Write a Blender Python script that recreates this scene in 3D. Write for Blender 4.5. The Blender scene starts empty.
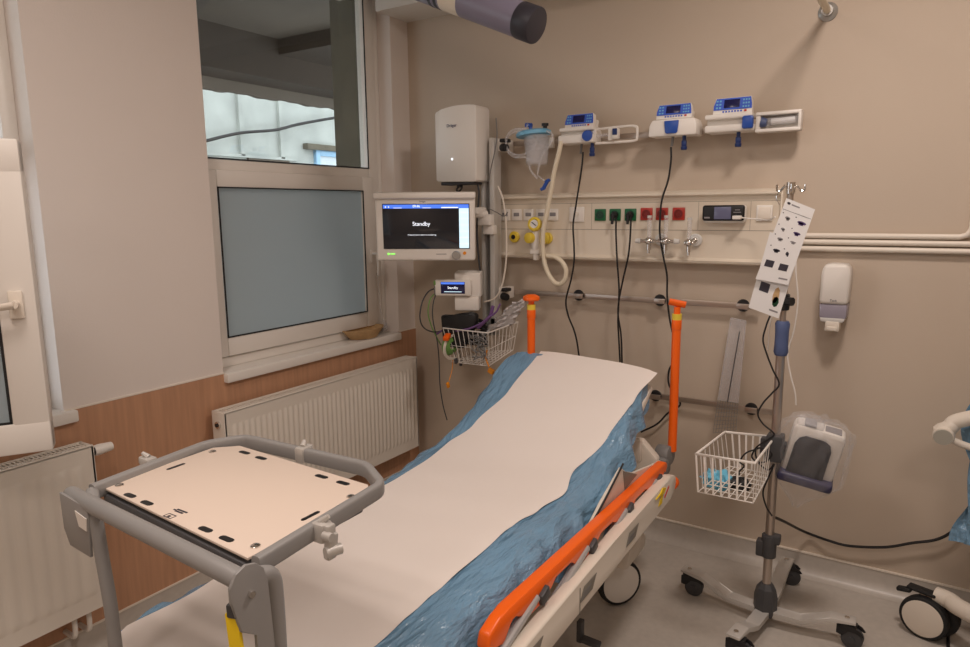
import bpy, bmesh, math, random
from mathutils import Vector, Matrix, Euler
random.seed(7)
R = math.radians
scene = bpy.context.scene
col = scene.collection

# ------------------------------------------------------------------ materials
def lin(c):
    c = c / 255.0
    return c / 12.92 if c <= 0.04045 else ((c + 0.055) / 1.055) ** 2.4

def mat(name, rgb, rough=0.5, metal=0.0, var=0.0, vscale=6.0, bump=0.0, bscale=60.0,
        alpha=1.0, emit=0.0, trans=0.0, spec=0.5, stretch=None, coat=0.0):
    m = bpy.data.materials.new(name); m.use_nodes = True
    nt = m.node_tree; b = nt.nodes['Principled BSDF']
    c = [lin(v) for v in rgb] + [1]
    b.inputs['Base Color'].default_value = c
    b.inputs['Roughness'].default_value = rough
    b.inputs['Metallic'].default_value = metal
    b.inputs['Specular IOR Level'].default_value = spec
    b.inputs['Alpha'].default_value = alpha
    b.inputs['Transmission Weight'].default_value = trans
    b.inputs['Coat Weight'].default_value = coat
    if emit:
        b.inputs['Emission Color'].default_value = c
        b.inputs['Emission Strength'].default_value = emit
    tc = nt.nodes.new('ShaderNodeTexCoord'); mp = nt.nodes.new('ShaderNodeMapping')
    nt.links.new(tc.outputs['Object'], mp.inputs['Vector'])
    if stretch: mp.inputs['Scale'].default_value = stretch
    if var:
        n = nt.nodes.new('ShaderNodeTexNoise'); n.inputs['Scale'].default_value = vscale
        n.inputs['Detail'].default_value = 4
        r = nt.nodes.new('ShaderNodeValToRGB')
        r.color_ramp.elements[0].position = 0.3; r.color_ramp.elements[1].position = 0.7
        r.color_ramp.elements[0].color = [v * (1 - var) for v in c[:3]] + [1]
        r.color_ramp.elements[1].color = [min(1, v * (1 + var)) for v in c[:3]] + [1]
        nt.links.new(mp.outputs[0], n.inputs['Vector']); nt.links.new(n.outputs['Fac'], r.inputs[0])
        nt.links.new(r.outputs[0], b.inputs['Base Color'])
    if bump:
        n = nt.nodes.new('ShaderNodeTexNoise'); n.inputs['Scale'].default_value = bscale
        n.inputs['Detail'].default_value = 3
        bp = nt.nodes.new('ShaderNodeBump'); bp.inputs['Strength'].default_value = bump
        bp.inputs['Distance'].default_value = 0.01
        nt.links.new(mp.outputs[0], n.inputs['Vector']); nt.links.new(n.outputs['Fac'], bp.inputs['Height'])
        nt.links.new(bp.outputs[0], b.inputs['Normal'])
    return m

M = {}
M['wall_beige'] = mat('beige painted wall', (198, 182, 164), .75, var=.03, vscale=1.2, bump=.05, bscale=150)
M['wall_white'] = mat('white painted wall', (228, 218, 210), .8, var=.02, vscale=1.2, bump=.05, bscale=150)
M['laminate'] = mat('wood laminate', (190, 144, 112), .45, var=.10, vscale=9, stretch=(6, 6, .35))
M['floor'] = mat('vinyl floor', (188, 180, 170), .32, var=.05, vscale=40)
M['cove'] = mat('vinyl cove', (190, 182, 172), .35, var=.04, vscale=40)
M['trim'] = mat('cream trim', (232, 222, 208), .4)
M['ceiling'] = mat('white ceiling', (222, 216, 208), .85)
M['pvc'] = mat('white window plastic', (232, 226, 218), .35)
M['gasket'] = mat('black gasket', (30, 30, 32), .6)
M['enamel'] = mat('white radiator enamel', (228, 220, 208), .4)
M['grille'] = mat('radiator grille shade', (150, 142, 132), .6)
M['plastic_w'] = mat('white device plastic', (236, 230, 222), .38)
M['plastic_c'] = mat('cream plastic', (228, 216, 192), .4)
M['trunk'] = mat('cream panel enamel', (226, 214, 196), .4)
M['seam'] = mat('panel seam', (150, 138, 122), .6)
M['alu'] = mat('anodised aluminium', (186, 184, 180), .38, metal=.75)
M['alu2'] = mat('pale aluminium extrusion', (206, 202, 196), .42, metal=.35)
M['steel'] = mat('brushed steel', (188, 176, 166), .34, metal=.9)
M['wire'] = mat('dull wire', (150, 146, 142), .6, metal=.3)
M['chrome'] = mat('chrome', (225, 222, 218), .12, metal=1)
M['black'] = mat('black plastic', (24, 24, 26), .45)
M['cable'] = mat('black cable rubber', (22, 21, 22), .5)
M['darkgrey'] = mat('dark grey plastic', (66, 66, 68), .5)
M['midgrey'] = mat('mid grey plastic', (122, 120, 118), .5)
M['tubegrey'] = mat('grey powder coated steel', (148, 146, 144), .4)
M['pangrey'] = mat('dark grey tray pan', (84, 84, 86), .5)
M['board'] = mat('cream board', (230, 212, 196), .55)
M['orange'] = mat('orange plastic', (250, 104, 12), .35)
M['yellow'] = mat('yellow plastic', (240, 205, 30), .45)
M['yellow2'] = mat('yellow knob plastic', (232, 204, 70), .4)
M['amber'] = mat('amber plastic', (240, 150, 20), .45)
M['green'] = mat('green socket plastic', (12, 98, 56), .35)
M['green2'] = mat('light green cable', (116, 160, 84), .5)
M['red'] = mat('red socket plastic', (176, 44, 28), .35)
M['blue'] = mat('blue plastic', (36, 80, 168), .35)
M['keypad'] = mat('blue keypad', (62, 96, 200), .4)
M['navy'] = mat('navy clamp plastic', (22, 48, 104), .4)
M['slate'] = mat('slate blue grip', (78, 92, 130), .5)
M['purple'] = mat('purple cable', (120, 84, 140), .5)
M['paper'] = mat('white paper sheet', (236, 226, 218), .85, bump=.25, bscale=9)
M['card'] = mat('laminated paper', (228, 226, 224), .35)
M['ink'] = mat('dark print', (52, 48, 58), .6)
M['ink2'] = mat('violet print', (82, 60, 110), .6)
M['ink3'] = mat('grey print', (140, 136, 138), .6)
M['tan'] = mat('tan pulp card', (190, 156, 112), .8, var=.08, vscale=50)
M['mattress'] = mat('dark mattress vinyl', (50, 52, 58), .5)
M['frosted_white'] = mat('white frosted cap', (216, 214, 210), .5)
M['shell'] = mat('off-white gurney plastic', (222, 212, 198), .45)
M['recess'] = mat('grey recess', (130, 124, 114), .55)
M['disc'] = mat('grey end disc', (176, 172, 160), .5)
M['postgrey'] = mat('light grey post', (170, 168, 166), .35)
M['tyre'] = mat('black tyre rubber', (26, 26, 27), .6)
M['soapwin'] = mat('smoky violet window plastic', (158, 152, 166), .25, spec=.6)
M['lamp_body'] = mat('smoky violet grey tube', (128, 122, 140), .35)
M['lamp_dark'] = mat('dark end cap', (48, 46, 54), .45)
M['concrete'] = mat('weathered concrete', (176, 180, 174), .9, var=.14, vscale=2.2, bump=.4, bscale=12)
M['concrete_dark'] = mat('dark mottled concrete', (96, 88, 78), .9, var=.15, vscale=2)
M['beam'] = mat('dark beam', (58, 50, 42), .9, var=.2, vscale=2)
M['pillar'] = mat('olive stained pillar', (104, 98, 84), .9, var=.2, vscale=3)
M['extblue'] = mat('pale blue frame', (150, 190, 220), .5)
M['extglass'] = mat('far window glass', (200, 210, 214), .2)
M['clear'] = mat('clear thin plastic', (232, 232, 236), .12, alpha=.13, spec=1.0)
M['clear2'] = mat('cloudy thin plastic', (226, 224, 226), .25, alpha=.30, spec=.8)
M['lidblue'] = mat('light blue lid', (116, 180, 214), .35)
M['glove'] = mat('light blue film packet', (110, 190, 220), .35)
M['scr_black'] = mat('dark screen', (26, 28, 34), .15, emit=.25, coat=.5)
M['scr_blue'] = mat('blue screen bar', (72, 116, 224), .3, emit=1.0)
M['scr_cyan'] = mat('pale screen column', (196, 226, 240), .3, emit=1.0)
M['scr_white'] = mat('white screen text', (235, 240, 250), .3, emit=1.1)
M['scr_navy'] = mat('navy lcd', (22, 22, 60), .2, emit=.3)
M['led_green'] = mat('green led', (130, 230, 90), .3, emit=1.4)
M['logo'] = mat('navy lettering', (34, 44, 92), .5)
M['logo_grey'] = mat('grey lettering', (90, 92, 104), .5)
M['lcdgrey'] = mat('grey violet display', (96, 96, 120), .25, emit=.15)
M['redprint'] = mat('red print', (200, 50, 40), .5)

M['devscr'] = mat('dark violet display', (24, 23, 32), .3)
M['devbase'] = mat('dusky violet base', (56, 54, 86), .4)
def drape_mat():
    m = mat('blue plastic drape', (116, 156, 186), .22, var=.08, vscale=5, spec=.8)
    nt = m.node_tree; b = nt.nodes['Principled BSDF']
    tc = nt.nodes.new('ShaderNodeTexCoord'); mp = nt.nodes.new('ShaderNodeMapping')
    mp.inputs['Scale'].default_value = (2.2, .55, 1.2)
    mp.inputs['Rotation'].default_value = (.2, .3, .5)
    nt.links.new(tc.outputs['Object'], mp.inputs['Vector'])
    n = nt.nodes.new('ShaderNodeTexNoise'); n.inputs['Scale'].default_value = 16
    n.inputs['Detail'].default_value = 5; n.inputs['Distortion'].default_value = .25
    bp = nt.nodes.new('ShaderNodeBump'); bp.inputs['Strength'].default_value = .9
    bp.inputs['Distance'].default_value = .03
    nt.links.new(mp.outputs[0], n.inputs['Vector']); nt.links.new(n.outputs['Fac'], bp.inputs['Height'])
    nt.links.new(bp.outputs[0], b.inputs['Normal'])
    return m
M['drape'] = drape_mat()

def frosted():
    m = bpy.data.materials.new('frosted window glass'); m.use_nodes = True
    nt = m.node_tree; nt.nodes.clear()
    o = nt.nodes.new('ShaderNodeOutputMaterial'); mx = nt.nodes.new('ShaderNodeMixShader')
    d = nt.nodes.new('ShaderNodeBsdfDiffuse'); t = nt.nodes.new('ShaderNodeBsdfTranslucent')
    g = nt.nodes.new('ShaderNodeBsdfGlossy'); m2 = nt.nodes.new('ShaderNodeMixShader')
    d.inputs['Color'].default_value = (.46, .52, .54, 1); t.inputs['Color'].default_value = (.72, .765, .775, 1)
    g.inputs['Roughness'].default_value = .25; g.inputs['Color'].default_value = (.8, .8, .8, 1)
    mx.inputs[0].default_value = .5; m2.inputs[0].default_value = .04
    nt.links.new(d.outputs[0], mx.inputs[1]); nt.links.new(t.outputs[0], mx.inputs[2])
    nt.links.new(mx.outputs[0], m2.inputs[1]); nt.links.new(g.outputs[0], m2.inputs[2])
    nt.links.new(m2.outputs[0], o.inputs['Surface'])
    return m
M['frosted'] = frosted()

def clearglass():
    m = bpy.data.materials.new('clear window glass'); m.use_nodes = True
    nt = m.node_tree; nt.nodes.clear()
    o = nt.nodes.new('ShaderNodeOutputMaterial'); mx = nt.nodes.new('ShaderNodeMixShader')
    t = nt.nodes.new('ShaderNodeBsdfTransparent'); g = nt.nodes.new('ShaderNodeBsdfGlossy')
    t.inputs['Color'].default_value = (.93, .95, .94, 1)
    g.inputs['Roughness'].default_value = .02
    mx.inputs[0].default_value = .05
    nt.links.new(t.outputs[0], mx.inputs[1]); nt.links.new(g.outputs[0], mx.inputs[2])
    nt.links.new(mx.outputs[0], o.inputs['Surface'])
    return m
M['glass'] = clearglass()

# ------------------------------------------------------------------ mesh builder
def smooth_path(pts, n=8, closed=False):
    P = [Vector(p) for p in pts]
    if len(P) < 3: return P
    out = []
    N = len(P); rng = N if closed else N - 1
    for i in range(rng):
        if closed:
            p0, p1, p2, p3 = P[(i - 1) % N], P[i], P[(i + 1) % N], P[(i + 2) % N]
        else:
            p0 = P[i - 1] if i > 0 else P[0] * 2 - P[1]
            p1, p2 = P[i], P[i + 1]
            p3 = P[i + 2] if i + 2 < N else P[-1] * 2 - P[-2]
        for k in range(n):
            t = k / n
            out.append(0.5 * ((2 * p1) + (p2 - p0) * t + (2 * p0 - 5 * p1 + 4 * p2 - p3) * t * t + (3 * p1 - p0 - 3 * p2 + p3) * t ** 3))
    if not closed: out.append(P[-1])
    return out

def pw(c, e): return math.copysign(abs(c) ** e, c) if abs(c) > 1e-9 else 0.0
class MB:
    def __init__(self): self.bm = bmesh.new()
    def _merge(self, b, mtx=None):
        me = bpy.data.meshes.new('tmp')
        if mtx is not None: b.transform(mtx)
        b.to_mesh(me); b.free(); self.bm.from_mesh(me); bpy.data.meshes.remove(me)
        return self
    def box(self, c, s, rot=None, bev=0, seg=2):
        b = bmesh.new(); bmesh.ops.create_cube(b, size=1)
        for v in b.verts: v.co = Vector((v.co.x * s[0], v.co.y * s[1], v.co.z * s[2]))
        if bev: bmesh.ops.bevel(b, geom=b.edges[:], offset=bev, segments=seg, affect='EDGES', profile=.5)
        m = Matrix.Translation(Vector(c))
        if rot is not None: m = m @ (rot if isinstance(rot, Matrix) else Euler(rot).to_matrix().to_4x4())
        return self._merge(b, m)
    def bb(self, x0, x1, y0, y1, z0, z1, bev=0, seg=2):
        return self.box(((x0 + x1) / 2, (y0 + y1) / 2, (z0 + z1) / 2), (abs(x1 - x0), abs(y1 - y0), abs(z1 - z0)), None, bev, seg)
    def cyl(self, a, b2, r, r2=None, seg=20, bev=0):
        a = Vector(a); b2 = Vector(b2); d = b2 - a; L = d.length
        b = bmesh.new()
        bmesh.ops.create_cone(b, cap_ends=True, segments=seg, radius1=r, radius2=r if r2 is None else r2, depth=L)
        if bev:
            ed = [e for e in b.edges if abs(e.verts[0].co.z - e.verts[1].co.z) < 1e-6]
            bmesh.ops.bevel(b, geom=ed, offset=bev, segments=2, affect='EDGES', profile=.5)
        q = Vector((0, 0, 1)).rotation_difference(d.normalized())
        return self._merge(b, Matrix.Translation((a + b2) / 2) @ q.to_matrix().to_4x4())
    def sphere(self, c, r, sc=(1, 1, 1), seg=16, rot=None):
        b = bmesh.new(); bmesh.ops.create_uvsphere(b, u_segments=seg, v_segments=max(6, seg // 2), radius=r)
        m = Matrix.Translation(Vector(c))
        if rot is not None: m = m @ Euler(rot).to_matrix().to_4x4()
        return self._merge(b, m @ Matrix.Diagonal((*sc, 1)))
    def tube(self, pts, r, seg=8, smooth=True, closed=False, n=8, flat=None, sq=1.0):
        P = smooth_path(pts, n, closed) if smooth else [Vector(p) for p in pts]
        Q = [P[0]]
        for p in P[1:]:
            if (p - Q[-1]).length > 1e-5: Q.append(p)
        P = Q; N = len(P); bm = self.bm
        tan = []
        for i in range(N):
            if closed: t = P[(i + 1) % N] - P[i - 1]
            else: t = P[min(i + 1, N - 1)] - P[max(i - 1, 0)]
            if t.length < 1e-9: t = Vector((0, 0, 1))
            tan.append(t.normalized())
        if flat: nrm = Vector(flat); nrm = (nrm - tan[0] * nrm.dot(tan[0])).normalized()
        else:
            nrm = tan[0].orthogonal().normalized()
        rings = []
        for i in range(N):
            if flat:
                f = Vector(flat); nn = f - tan[i] * f.dot(tan[i])
                if nn.length > 1e-6: nrm = nn.normalized()
            else:
                nn = nrm - tan[i] * nrm.dot(tan[i])
                if nn.length > 1e-6: nrm = nn.normalized()
            bi = tan[i].cross(nrm)
            rr = r if not isinstance(r, (tuple, list)) else None
            ra, rb = (rr, rr) if rr is not None else r
            rings.append([bm.verts.new(P[i] + nrm * (pw(math.cos(2 * math.pi * k / seg), sq) * ra) + bi * (pw(math.sin(2 * math.pi * k / seg), sq) * rb)) for k in range(seg)])
        for i in range(N if closed else N - 1):
            a, b = rings[i], rings[(i + 1) % N]
            for k in range(seg):
                try: bm.faces.new((a[k], a[(k + 1) % seg], b[(k + 1) % seg], b[k]))
                except ValueError: pass
        if not closed:
            bm.faces.new(list(reversed(rings[0]))); bm.faces.new(rings[-1])
        return self
    def lathe(self, prof, c=(0, 0, 0), axis=(0, 0, 1), seg=24, sc=(1, 1)):
        b = bmesh.new(); rings = []
        for (r, z) in prof:
            rings.append([b.verts.new((max(r, 1e-4) * math.cos(2 * math.pi * k / seg) * sc[0], max(r, 1e-4) * math.sin(2 * math.pi * k / seg) * sc[1], z)) for k in range(seg)])
        for i in range(len(rings) - 1):
            for k in range(seg): b.faces.new((rings[i][k], rings[i][(k + 1) % seg], rings[i + 1][(k + 1) % seg], rings[i + 1][k]))
        b.faces.new(list(reversed(rings[0]))); b.faces.new(rings[-1])
        q = Vector((0, 0, 1)).rotation_difference(Vector(axis).normalized())
        return self._merge(b, Matrix.Translation(Vector(c)) @ q.to_matrix().to_4x4())
    def prism(self, poly, frame, depth, bev=0):
        """poly of (u,v); frame = (origin, u axis, v axis); extruded by depth along u x v"""
        o, ua, va = [Vector(a) for a in frame]; w = ua.cross(va).normalized() * depth
        b = bmesh.new()
        lo = [b.verts.new(o + ua * p[0] + va * p[1]) for p in poly]
        hi = [b.verts.new(v.co + w) for v in lo]
        b.faces.new(list(reversed(lo))); b.faces.new(hi)
        n = len(poly)
        for k in range(n): b.faces.new((lo[k], lo[(k + 1) % n], hi[(k + 1) % n], hi[k]))
        if bev: bmesh.ops.bevel(b, geom=b.edges[:], offset=bev, segments=2, affect='EDGES', profile=.5)
        return self._merge(b)
    def grid(self, fn, nu, nv, thick=0):
        bm = self.bm; V = [[bm.verts.new(fn(i / nu, j / nv)) for j in range(nv + 1)] for i in range(nu + 1)]
        for i in range(nu):
            for j in range(nv): bm.faces.new((V[i][j], V[i + 1][j], V[i + 1][j + 1], V[i][j + 1]))
        return self
    def xf(self, m): self.bm.transform(m); return self
    def build(self, name, material, parent=None, ang=35):
        me = bpy.data.meshes.new(name)
        bmesh.ops.recalc_face_normals(self.bm, faces=self.bm.faces[:])
        if parent is not None: self.bm.transform(WM[parent.name].inverted())
        off = None
        if parent is None:
            vs = [v.co for v in self.bm.verts]
            off = Vector(((min(v.x for v in vs) + max(v.x for v in vs)) / 2, (min(v.y for v in vs) + max(v.y for v in vs)) / 2, min(v.z for v in vs)))
            self.bm.transform(Matrix.Translation(-off))
        self.bm.to_mesh(me); self.bm.free()
        for p in me.polygons: p.use_smooth = True
        me.set_sharp_from_angle(angle=R(ang))
        me.materials.append(material)
        o = bpy.data.objects.new(name, me); col.objects.link(o)
        if parent is not None: o.parent = parent; WM[o.name] = WM[parent.name]
        else: o.location = off; WM[o.name] = Matrix.Translation(off)
        return o

WM = {}
def tag(o, label=None, cat=None, group=None, kind=None):
    if label: o['label'] = label
    if cat: o['category'] = cat
    if group: o['group'] = group
    if kind: o['kind'] = kind
    return o
def thing(name, label, cat, loc, rz=0.0, group=None):
    o = bpy.data.objects.new(name, None); col.objects.link(o)
    o.empty_display_size = .05; o.location = loc; o.rotation_euler = (0, 0, rz)
    WM[o.name] = Matrix.Translation(Vector(loc)) @ Matrix.Rotation(rz, 4, 'Z')
    return tag(o, label, cat, group)
def struct(o): o['kind'] = 'structure'; return o
def text(s, size, loc, material, parent, name='lettering', rot=None, align='CENTER', ext=.0004):
    cu = bpy.data.curves.new('txt', 'FONT'); cu.body = s; cu.size = size; cu.align_x = align; cu.align_y = 'CENTER'; cu.extrude = ext
    t = bpy.data.objects.new('txt', cu); col.objects.link(t)
    dg = bpy.context.evaluated_depsgraph_get()
    me = bpy.data.meshes.new_from_object(t.evaluated_get(dg))
    bpy.data.objects.remove(t); bpy.data.curves.remove(cu)
    rm = rot if rot is not None else Matrix.Rotation(R(90), 4, 'X')
    mb = MB(); mb.bm.from_mesh(me); bpy.data.meshes.remove(me)
    mb.xf(Matrix.Translation(Vector(loc)) @ rm)
    return mb.build(name, material, parent)
def frame_m(origin, ux, uz):
    """local x -> ux, local z -> uz, local -y is the front"""
    ux = Vector(ux).normalized(); uz = Vector(uz); uz = (uz - ux * uz.dot(ux)).normalized()
    uy = uz.cross(ux)
    m = Matrix((ux, uy, uz)).transposed().to_4x4(); m.translation = Vector(origin)
    return m
RX90 = Matrix.Rotation(R(90), 4, 'X')

# ------------------------------------------------------------------ camera
cam_d = bpy.data.cameras.new('camera'); cam = bpy.data.objects.new('camera', cam_d); col.objects.link(cam)
cam_d.sensor_width = 36; cam_d.lens = 686.6 * 36 / 970; cam_d.clip_start = .02
mm = Matrix([[0.843289, -0.079382, 0.531566], [0.537374, 0.142284, -0.831255], [-0.009646, 0.986638, 0.162644]]).to_4x4(); mm.translation = Vector((2.5176,-3.1663,1.6200))
cam.matrix_world = mm
scene.camera = cam

# ------------------------------------------------------------------ room shell
X1, Y0, ZC = 4.7, -5.6, 2.95
struct(MB().bb(-.4, X1, Y0, .2, -.12, 0).build('floor', M['floor']))
struct(MB().bb(-.35, X1 + .2, 0, .2, 0, ZC + .1).build('wall_back', M['wall_beige']))
struct(MB().bb(X1, X1 + .2, Y0, 0, 0, ZC + .1).build('wall_right', M['wall_beige']))
struct(MB().bb(-.35, X1 + .2, Y0 - .2, Y0, 0, ZC + .1).build('wall_front', M['wall_beige']))
struct(MB().bb(-.35, X1 + .2, Y0 - .2, .2, ZC, ZC + .12).build('ceiling', M['ceiling']))
struct(MB().bb(0, X1, -.26, 0, 2.65, ZC).build('trim_1', M['ceiling']))
# left wall with two openings
W1a, W1b, W2a, W2b, SZ, HZ = -1.335, -.15, -3.25, -1.995, .935, 2.78
wl = MB()
wl.bb(-.35, 0, W1b, 0, 0, ZC); wl.bb(-.35, 0, W2b, W1a, 0, ZC); wl.bb(-.35, 0, Y0, W2a, 0, ZC)
for a, b in ((W1a, W1b), (W2a, W2b)):
    wl.bb(-.35, 0, a, b, 0, SZ - .002); wl.bb(-.35, 0, a, b, HZ, ZC)
struct(wl.build('wall_left', M['wall_white']))
struct(MB().bb(-.002, .004, Y0, 0, .1, .935).build('trim_2', M['laminate']))
tr = MB(); tr.bb(0, .006, W2b, W1a, .933, .939); tr.bb(0, .006, W1b, 0, .933, .939); tr.bb(0, .006, Y0, W2a, .933, .939)
struct(tr.build('trim_3', M['trim']))
# coved vinyl skirting and its cap line
cv = MB()
prof = [(0, .102), (.006, .102), (.006, .05), (.012, .03), (.026, .012), (.045, .003), (.05, .0005), (0, .0005)]
cv.prism(prof, ((0, 0, 0), (0, -1, 0), (0, 0, 1)), X1 * -1 if False else -X1)
struct(cv.build('baseboard_back', M['cove']))
cv = MB(); cv.prism(prof, ((0, Y0, 0), (1, 0, 0), (0, 0, 1)), Y0)
struct(cv.build('baseboard_left', M['cove']))
tr = MB(); tr.bb(0, X1, -.009, 0, .100, .107); struct(tr.build('trim_4', M['trim']))
tr = MB(); tr.bb(0, .009, Y0, 0, .100, .107); struct(tr.build('trim_5', M['trim']))

# ------------------------------------------------------------------ window 1
FX = -.165   # inner face of the window frame
def rect_frame(mb, x0, x1, y0, y1, z0, z1, w, wb=None, wt=None, bev=.004):
    wb = wb or w; wt = wt or w
    mb.bb(x0, x1, y0, y0 + w, z0, z1, bev); mb.bb(x0, x1, y1 - w, y1, z0, z1, bev)
    mb.bb(x0, x1, y0 + w, y1 - w, z0, z0 + wb, bev); mb.bb(x0, x1, y0 + w, y1 - w, z1 - wt, z1, bev)
def gasket(mb, x, y0, y1, z0, z1, w=.006, d=.004):
    mb.bb(x, x + d, y0, y0 + w, z0, z1); mb.bb(x, x + d, y1 - w, y1, z0, z1)
    mb.bb(x, x + d, y0, y1, z0, z0 + w); mb.bb(x, x + d, y0, y1, z1 - w, z1)

FXa, FXb = -.15, -.09          # frame depth
gA0, gA1 = -1.335, -.315       # glazed extent along the wall
w1 = struct(thing('window_1', None, None, (-.12, (W1a + W1b) / 2, SZ)))
f = MB()
rect_frame(f, FXa, FXb, W1a, W1b, SZ, HZ, .03, .045, .05)
f.bb(FXa, FXb, W1b - .105, W1b - .03, SZ, HZ, .003)
f.bb(FXa, FXb, W1a + .03, W1b - .105, 1.79, 1.85, .004)
f.build('frame', M['pvc'], w1)
s = MB(); rect_frame(s, -.11, -.07, W1a + .004, W1b - .095, .985, 1.805, .085, .085, .075, .008)
sash = s.build('sash', M['pvc'], w1)
g = MB(); gasket(g, -.072, W1a + .088, W1b - .179, 1.069, 1.732); g.build('gasket', M['gasket'], sash)
p = MB(); p.bb(-.095, -.087, W1a + .06, W1b - .15, 1.05, 1.76); p.build('pane', M['frosted'], sash)
g = MB(); gasket(g, -.092, W1a + .03, W1b - .105, 1.85, HZ - .05); g.build('upper_gasket', M['gasket'], w1)
p = MB(); p.bb(-.125, -.119, W1a + .02, W1b - .09, 1.83, HZ - .03); p.build('upper_pane', M['glass'], w1)
h = MB(); h.bb(-.07, -.058, W1b - .15, W1b - .12, 1.34, 1.41, .004); h.cyl((-.06, W1b - .135, 1.39), (-.02, W1b - .135, 1.39), .009)
h.box((-.018, W1b - .135, 1.335), (.014, .02, .13), None, .005); h.build('handle', M['pvc'], w1)
s = MB(); s.bb(-.13, .030, W1a - .002, W1b - .012, .893, .935, .006); 
struct(s.build('trim_6', M['pvc']))

struct(MB().bb(-.36, -.155, W1b - .012, W1b - .002, SZ, HZ).build('trim_8', M['pillar']))
# ------------------------------------------------------------------ window 2 (casement standing open)
w2 = struct(thing('window_2', None, None, (-.12, (W2a + W2b) / 2, SZ)))
f = MB(); rect_frame(f, FXa, FXb, W2a, W2b, SZ, HZ, .05, .045, .05)
f.bb(FXa, FXb, W2a + .05, W2b - .05, 1.80, 1.87, .004); f.build('frame', M['pvc'], w2)
p = MB(); p.bb(-.125, -.119, W2a + .03, W2b - .03, 1.84, HZ - .03); p.build('upper_pane', M['glass'], w2)
hinge = Vector((-.08, -3.13, 0)); free = Vector((.468, -2.247, 0)); d = (free - hinge); SW = d.length
fm = frame_m(hinge, d, (0, 0, 1))
s = MB(); w_ = .088
s.bb(0, SW, -.03, .03, .965, .965 + w_, .006); s.bb(0, SW, -.03, .03, 1.817 - w_, 1.817, .006)
s.bb(0, w_, -.029, .029, .967, 1.815, .006); s.bb(SW - w_, SW, -.029, .029, .967, 1.815, .006)
s.xf(fm); sash2 = s.build('sash', M['pvc'], w2)
g = MB(); e = .006
for (a, b, c_, d_) in ((w_, w_ + e, .965 + w_, 1.817 - w_), (SW - w_ - e, SW - w_, .965 + w_, 1.817 - w_), (w_, SW - w_, .965 + w_, .965 + w_ + e), (w_, SW - w_, 1.817 - w_ - e, 1.817 - w_)):
    g.bb(a, b, -.026, -.022, c_, d_)
g.xf(fm); g.build('gasket', M['gasket'], sash2)
p = MB(); p.bb(w_ - .01, SW - w_ + .01, -.01, -.002, .965 + w_ - .01, 1.817 - w_ + .01); p.xf(fm); p.build('pane', M['frosted'], sash2)
h = MB(); h.bb(SW - .062, SW - .028, -.042, -.03, 1.345, 1.42, .004)
h.cyl((SW - .045, -.04, 1.385), (SW - .045, -.075, 1.385), .01); h.tube([(SW - .045, -.075, 1.385), (SW - .09, -.078, 1.38), (SW - .18, -.08, 1.37)], (.008, .012), 12)
h.xf(fm); h.build('handle', M['trim'], w2)
s = MB(); s.bb(-.13, .032, W2a - .035, W2b + .035, .893, .935, .006); struct(s.build('trim_7', M['pvc']))

# ------------------------------------------------------------------ outside
b_ = thing('building', 'pale weathered concrete facade seen through the clear upper window pane', 'building', (-5.2, 3, 0))
w = MB(); w.bb(-5.5, -5.2, -3, 6.2, -1, 6)
w.build('wall', M['concrete'], b_)
w = MB()
for y in (-1.6, .1, 1.2, 2.93, 3.6): w.bb(-5.2, -5.15, y, y + .06, 2.36, 6)
w.bb(-5.2, -5.15, -3, 3.9, 2.34, 2.38)
w.build('pilaster', M['concrete'], b_)
w = MB(); w.bb(-5.2, -5.16, 3.05, 3.75, 1.9, 2.36); w.build('recess', M['concrete_dark'], b_)  # dark slab on the wall paints the shade of an opening
w = MB(); rect_frame(w, -5.22, -5.14, 4.25, 5.5, 1.0, 2.52, .08); wf = w.build('window_frame', M['extblue'], b_)
w = MB(); w.bb(-5.2, -5.17, 4.3, 5.45, 1.05, 2.46); w.build('window_pane', M['extglass'], wf)
w = MB(); w.bb(-5.2, -5.1, 4.05, 5.7, 2.52, 2.60); w.build('lintel', M['pillar'], b_)
tag(MB().tube([(-5.080,1.856,2.334),(-5.080,2.356,2.499),(-5.080,2.871,2.638),(-5.080,3.450,2.728),(-5.080,3.906,2.851),(-5.080,4.711,3.030),(-5.080,5.628,3.203)], .02, 6).build('power_cable', M['cable']), 'dark cable sagging across the pale concrete facade outside', 'cable')
c_ = thing('canopy', 'dark concrete canopy slab and beam outside above the upper window', 'canopy', (-1.6, 0, 2.6))
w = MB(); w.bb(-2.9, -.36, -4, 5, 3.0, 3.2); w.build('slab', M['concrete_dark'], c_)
w = MB(); w.prism([(i * .05, .004 * math.sin(i * 1.7) + .006 * math.sin(i * .61) + .0) for i in range(181)] + [(9, .10), (0, .10)], ((-2.35, -4, 2.590), (0, 1, 0), (0, 0, 1)), -.06); w.build('beam_edge', M['concrete_dark'], c_)  # lighter tone than the beams paints in the light on this edge
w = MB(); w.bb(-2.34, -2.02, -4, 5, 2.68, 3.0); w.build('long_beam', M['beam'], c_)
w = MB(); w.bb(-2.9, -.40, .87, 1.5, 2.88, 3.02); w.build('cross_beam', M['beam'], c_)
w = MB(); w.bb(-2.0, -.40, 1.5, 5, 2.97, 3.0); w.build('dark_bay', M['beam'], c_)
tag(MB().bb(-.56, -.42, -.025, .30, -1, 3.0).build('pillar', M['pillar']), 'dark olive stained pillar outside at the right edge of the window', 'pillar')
struct(MB().bb(-14, -.4, -12, 12, -1.3, -1.0).build('ground', M['concrete_dark']))

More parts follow.
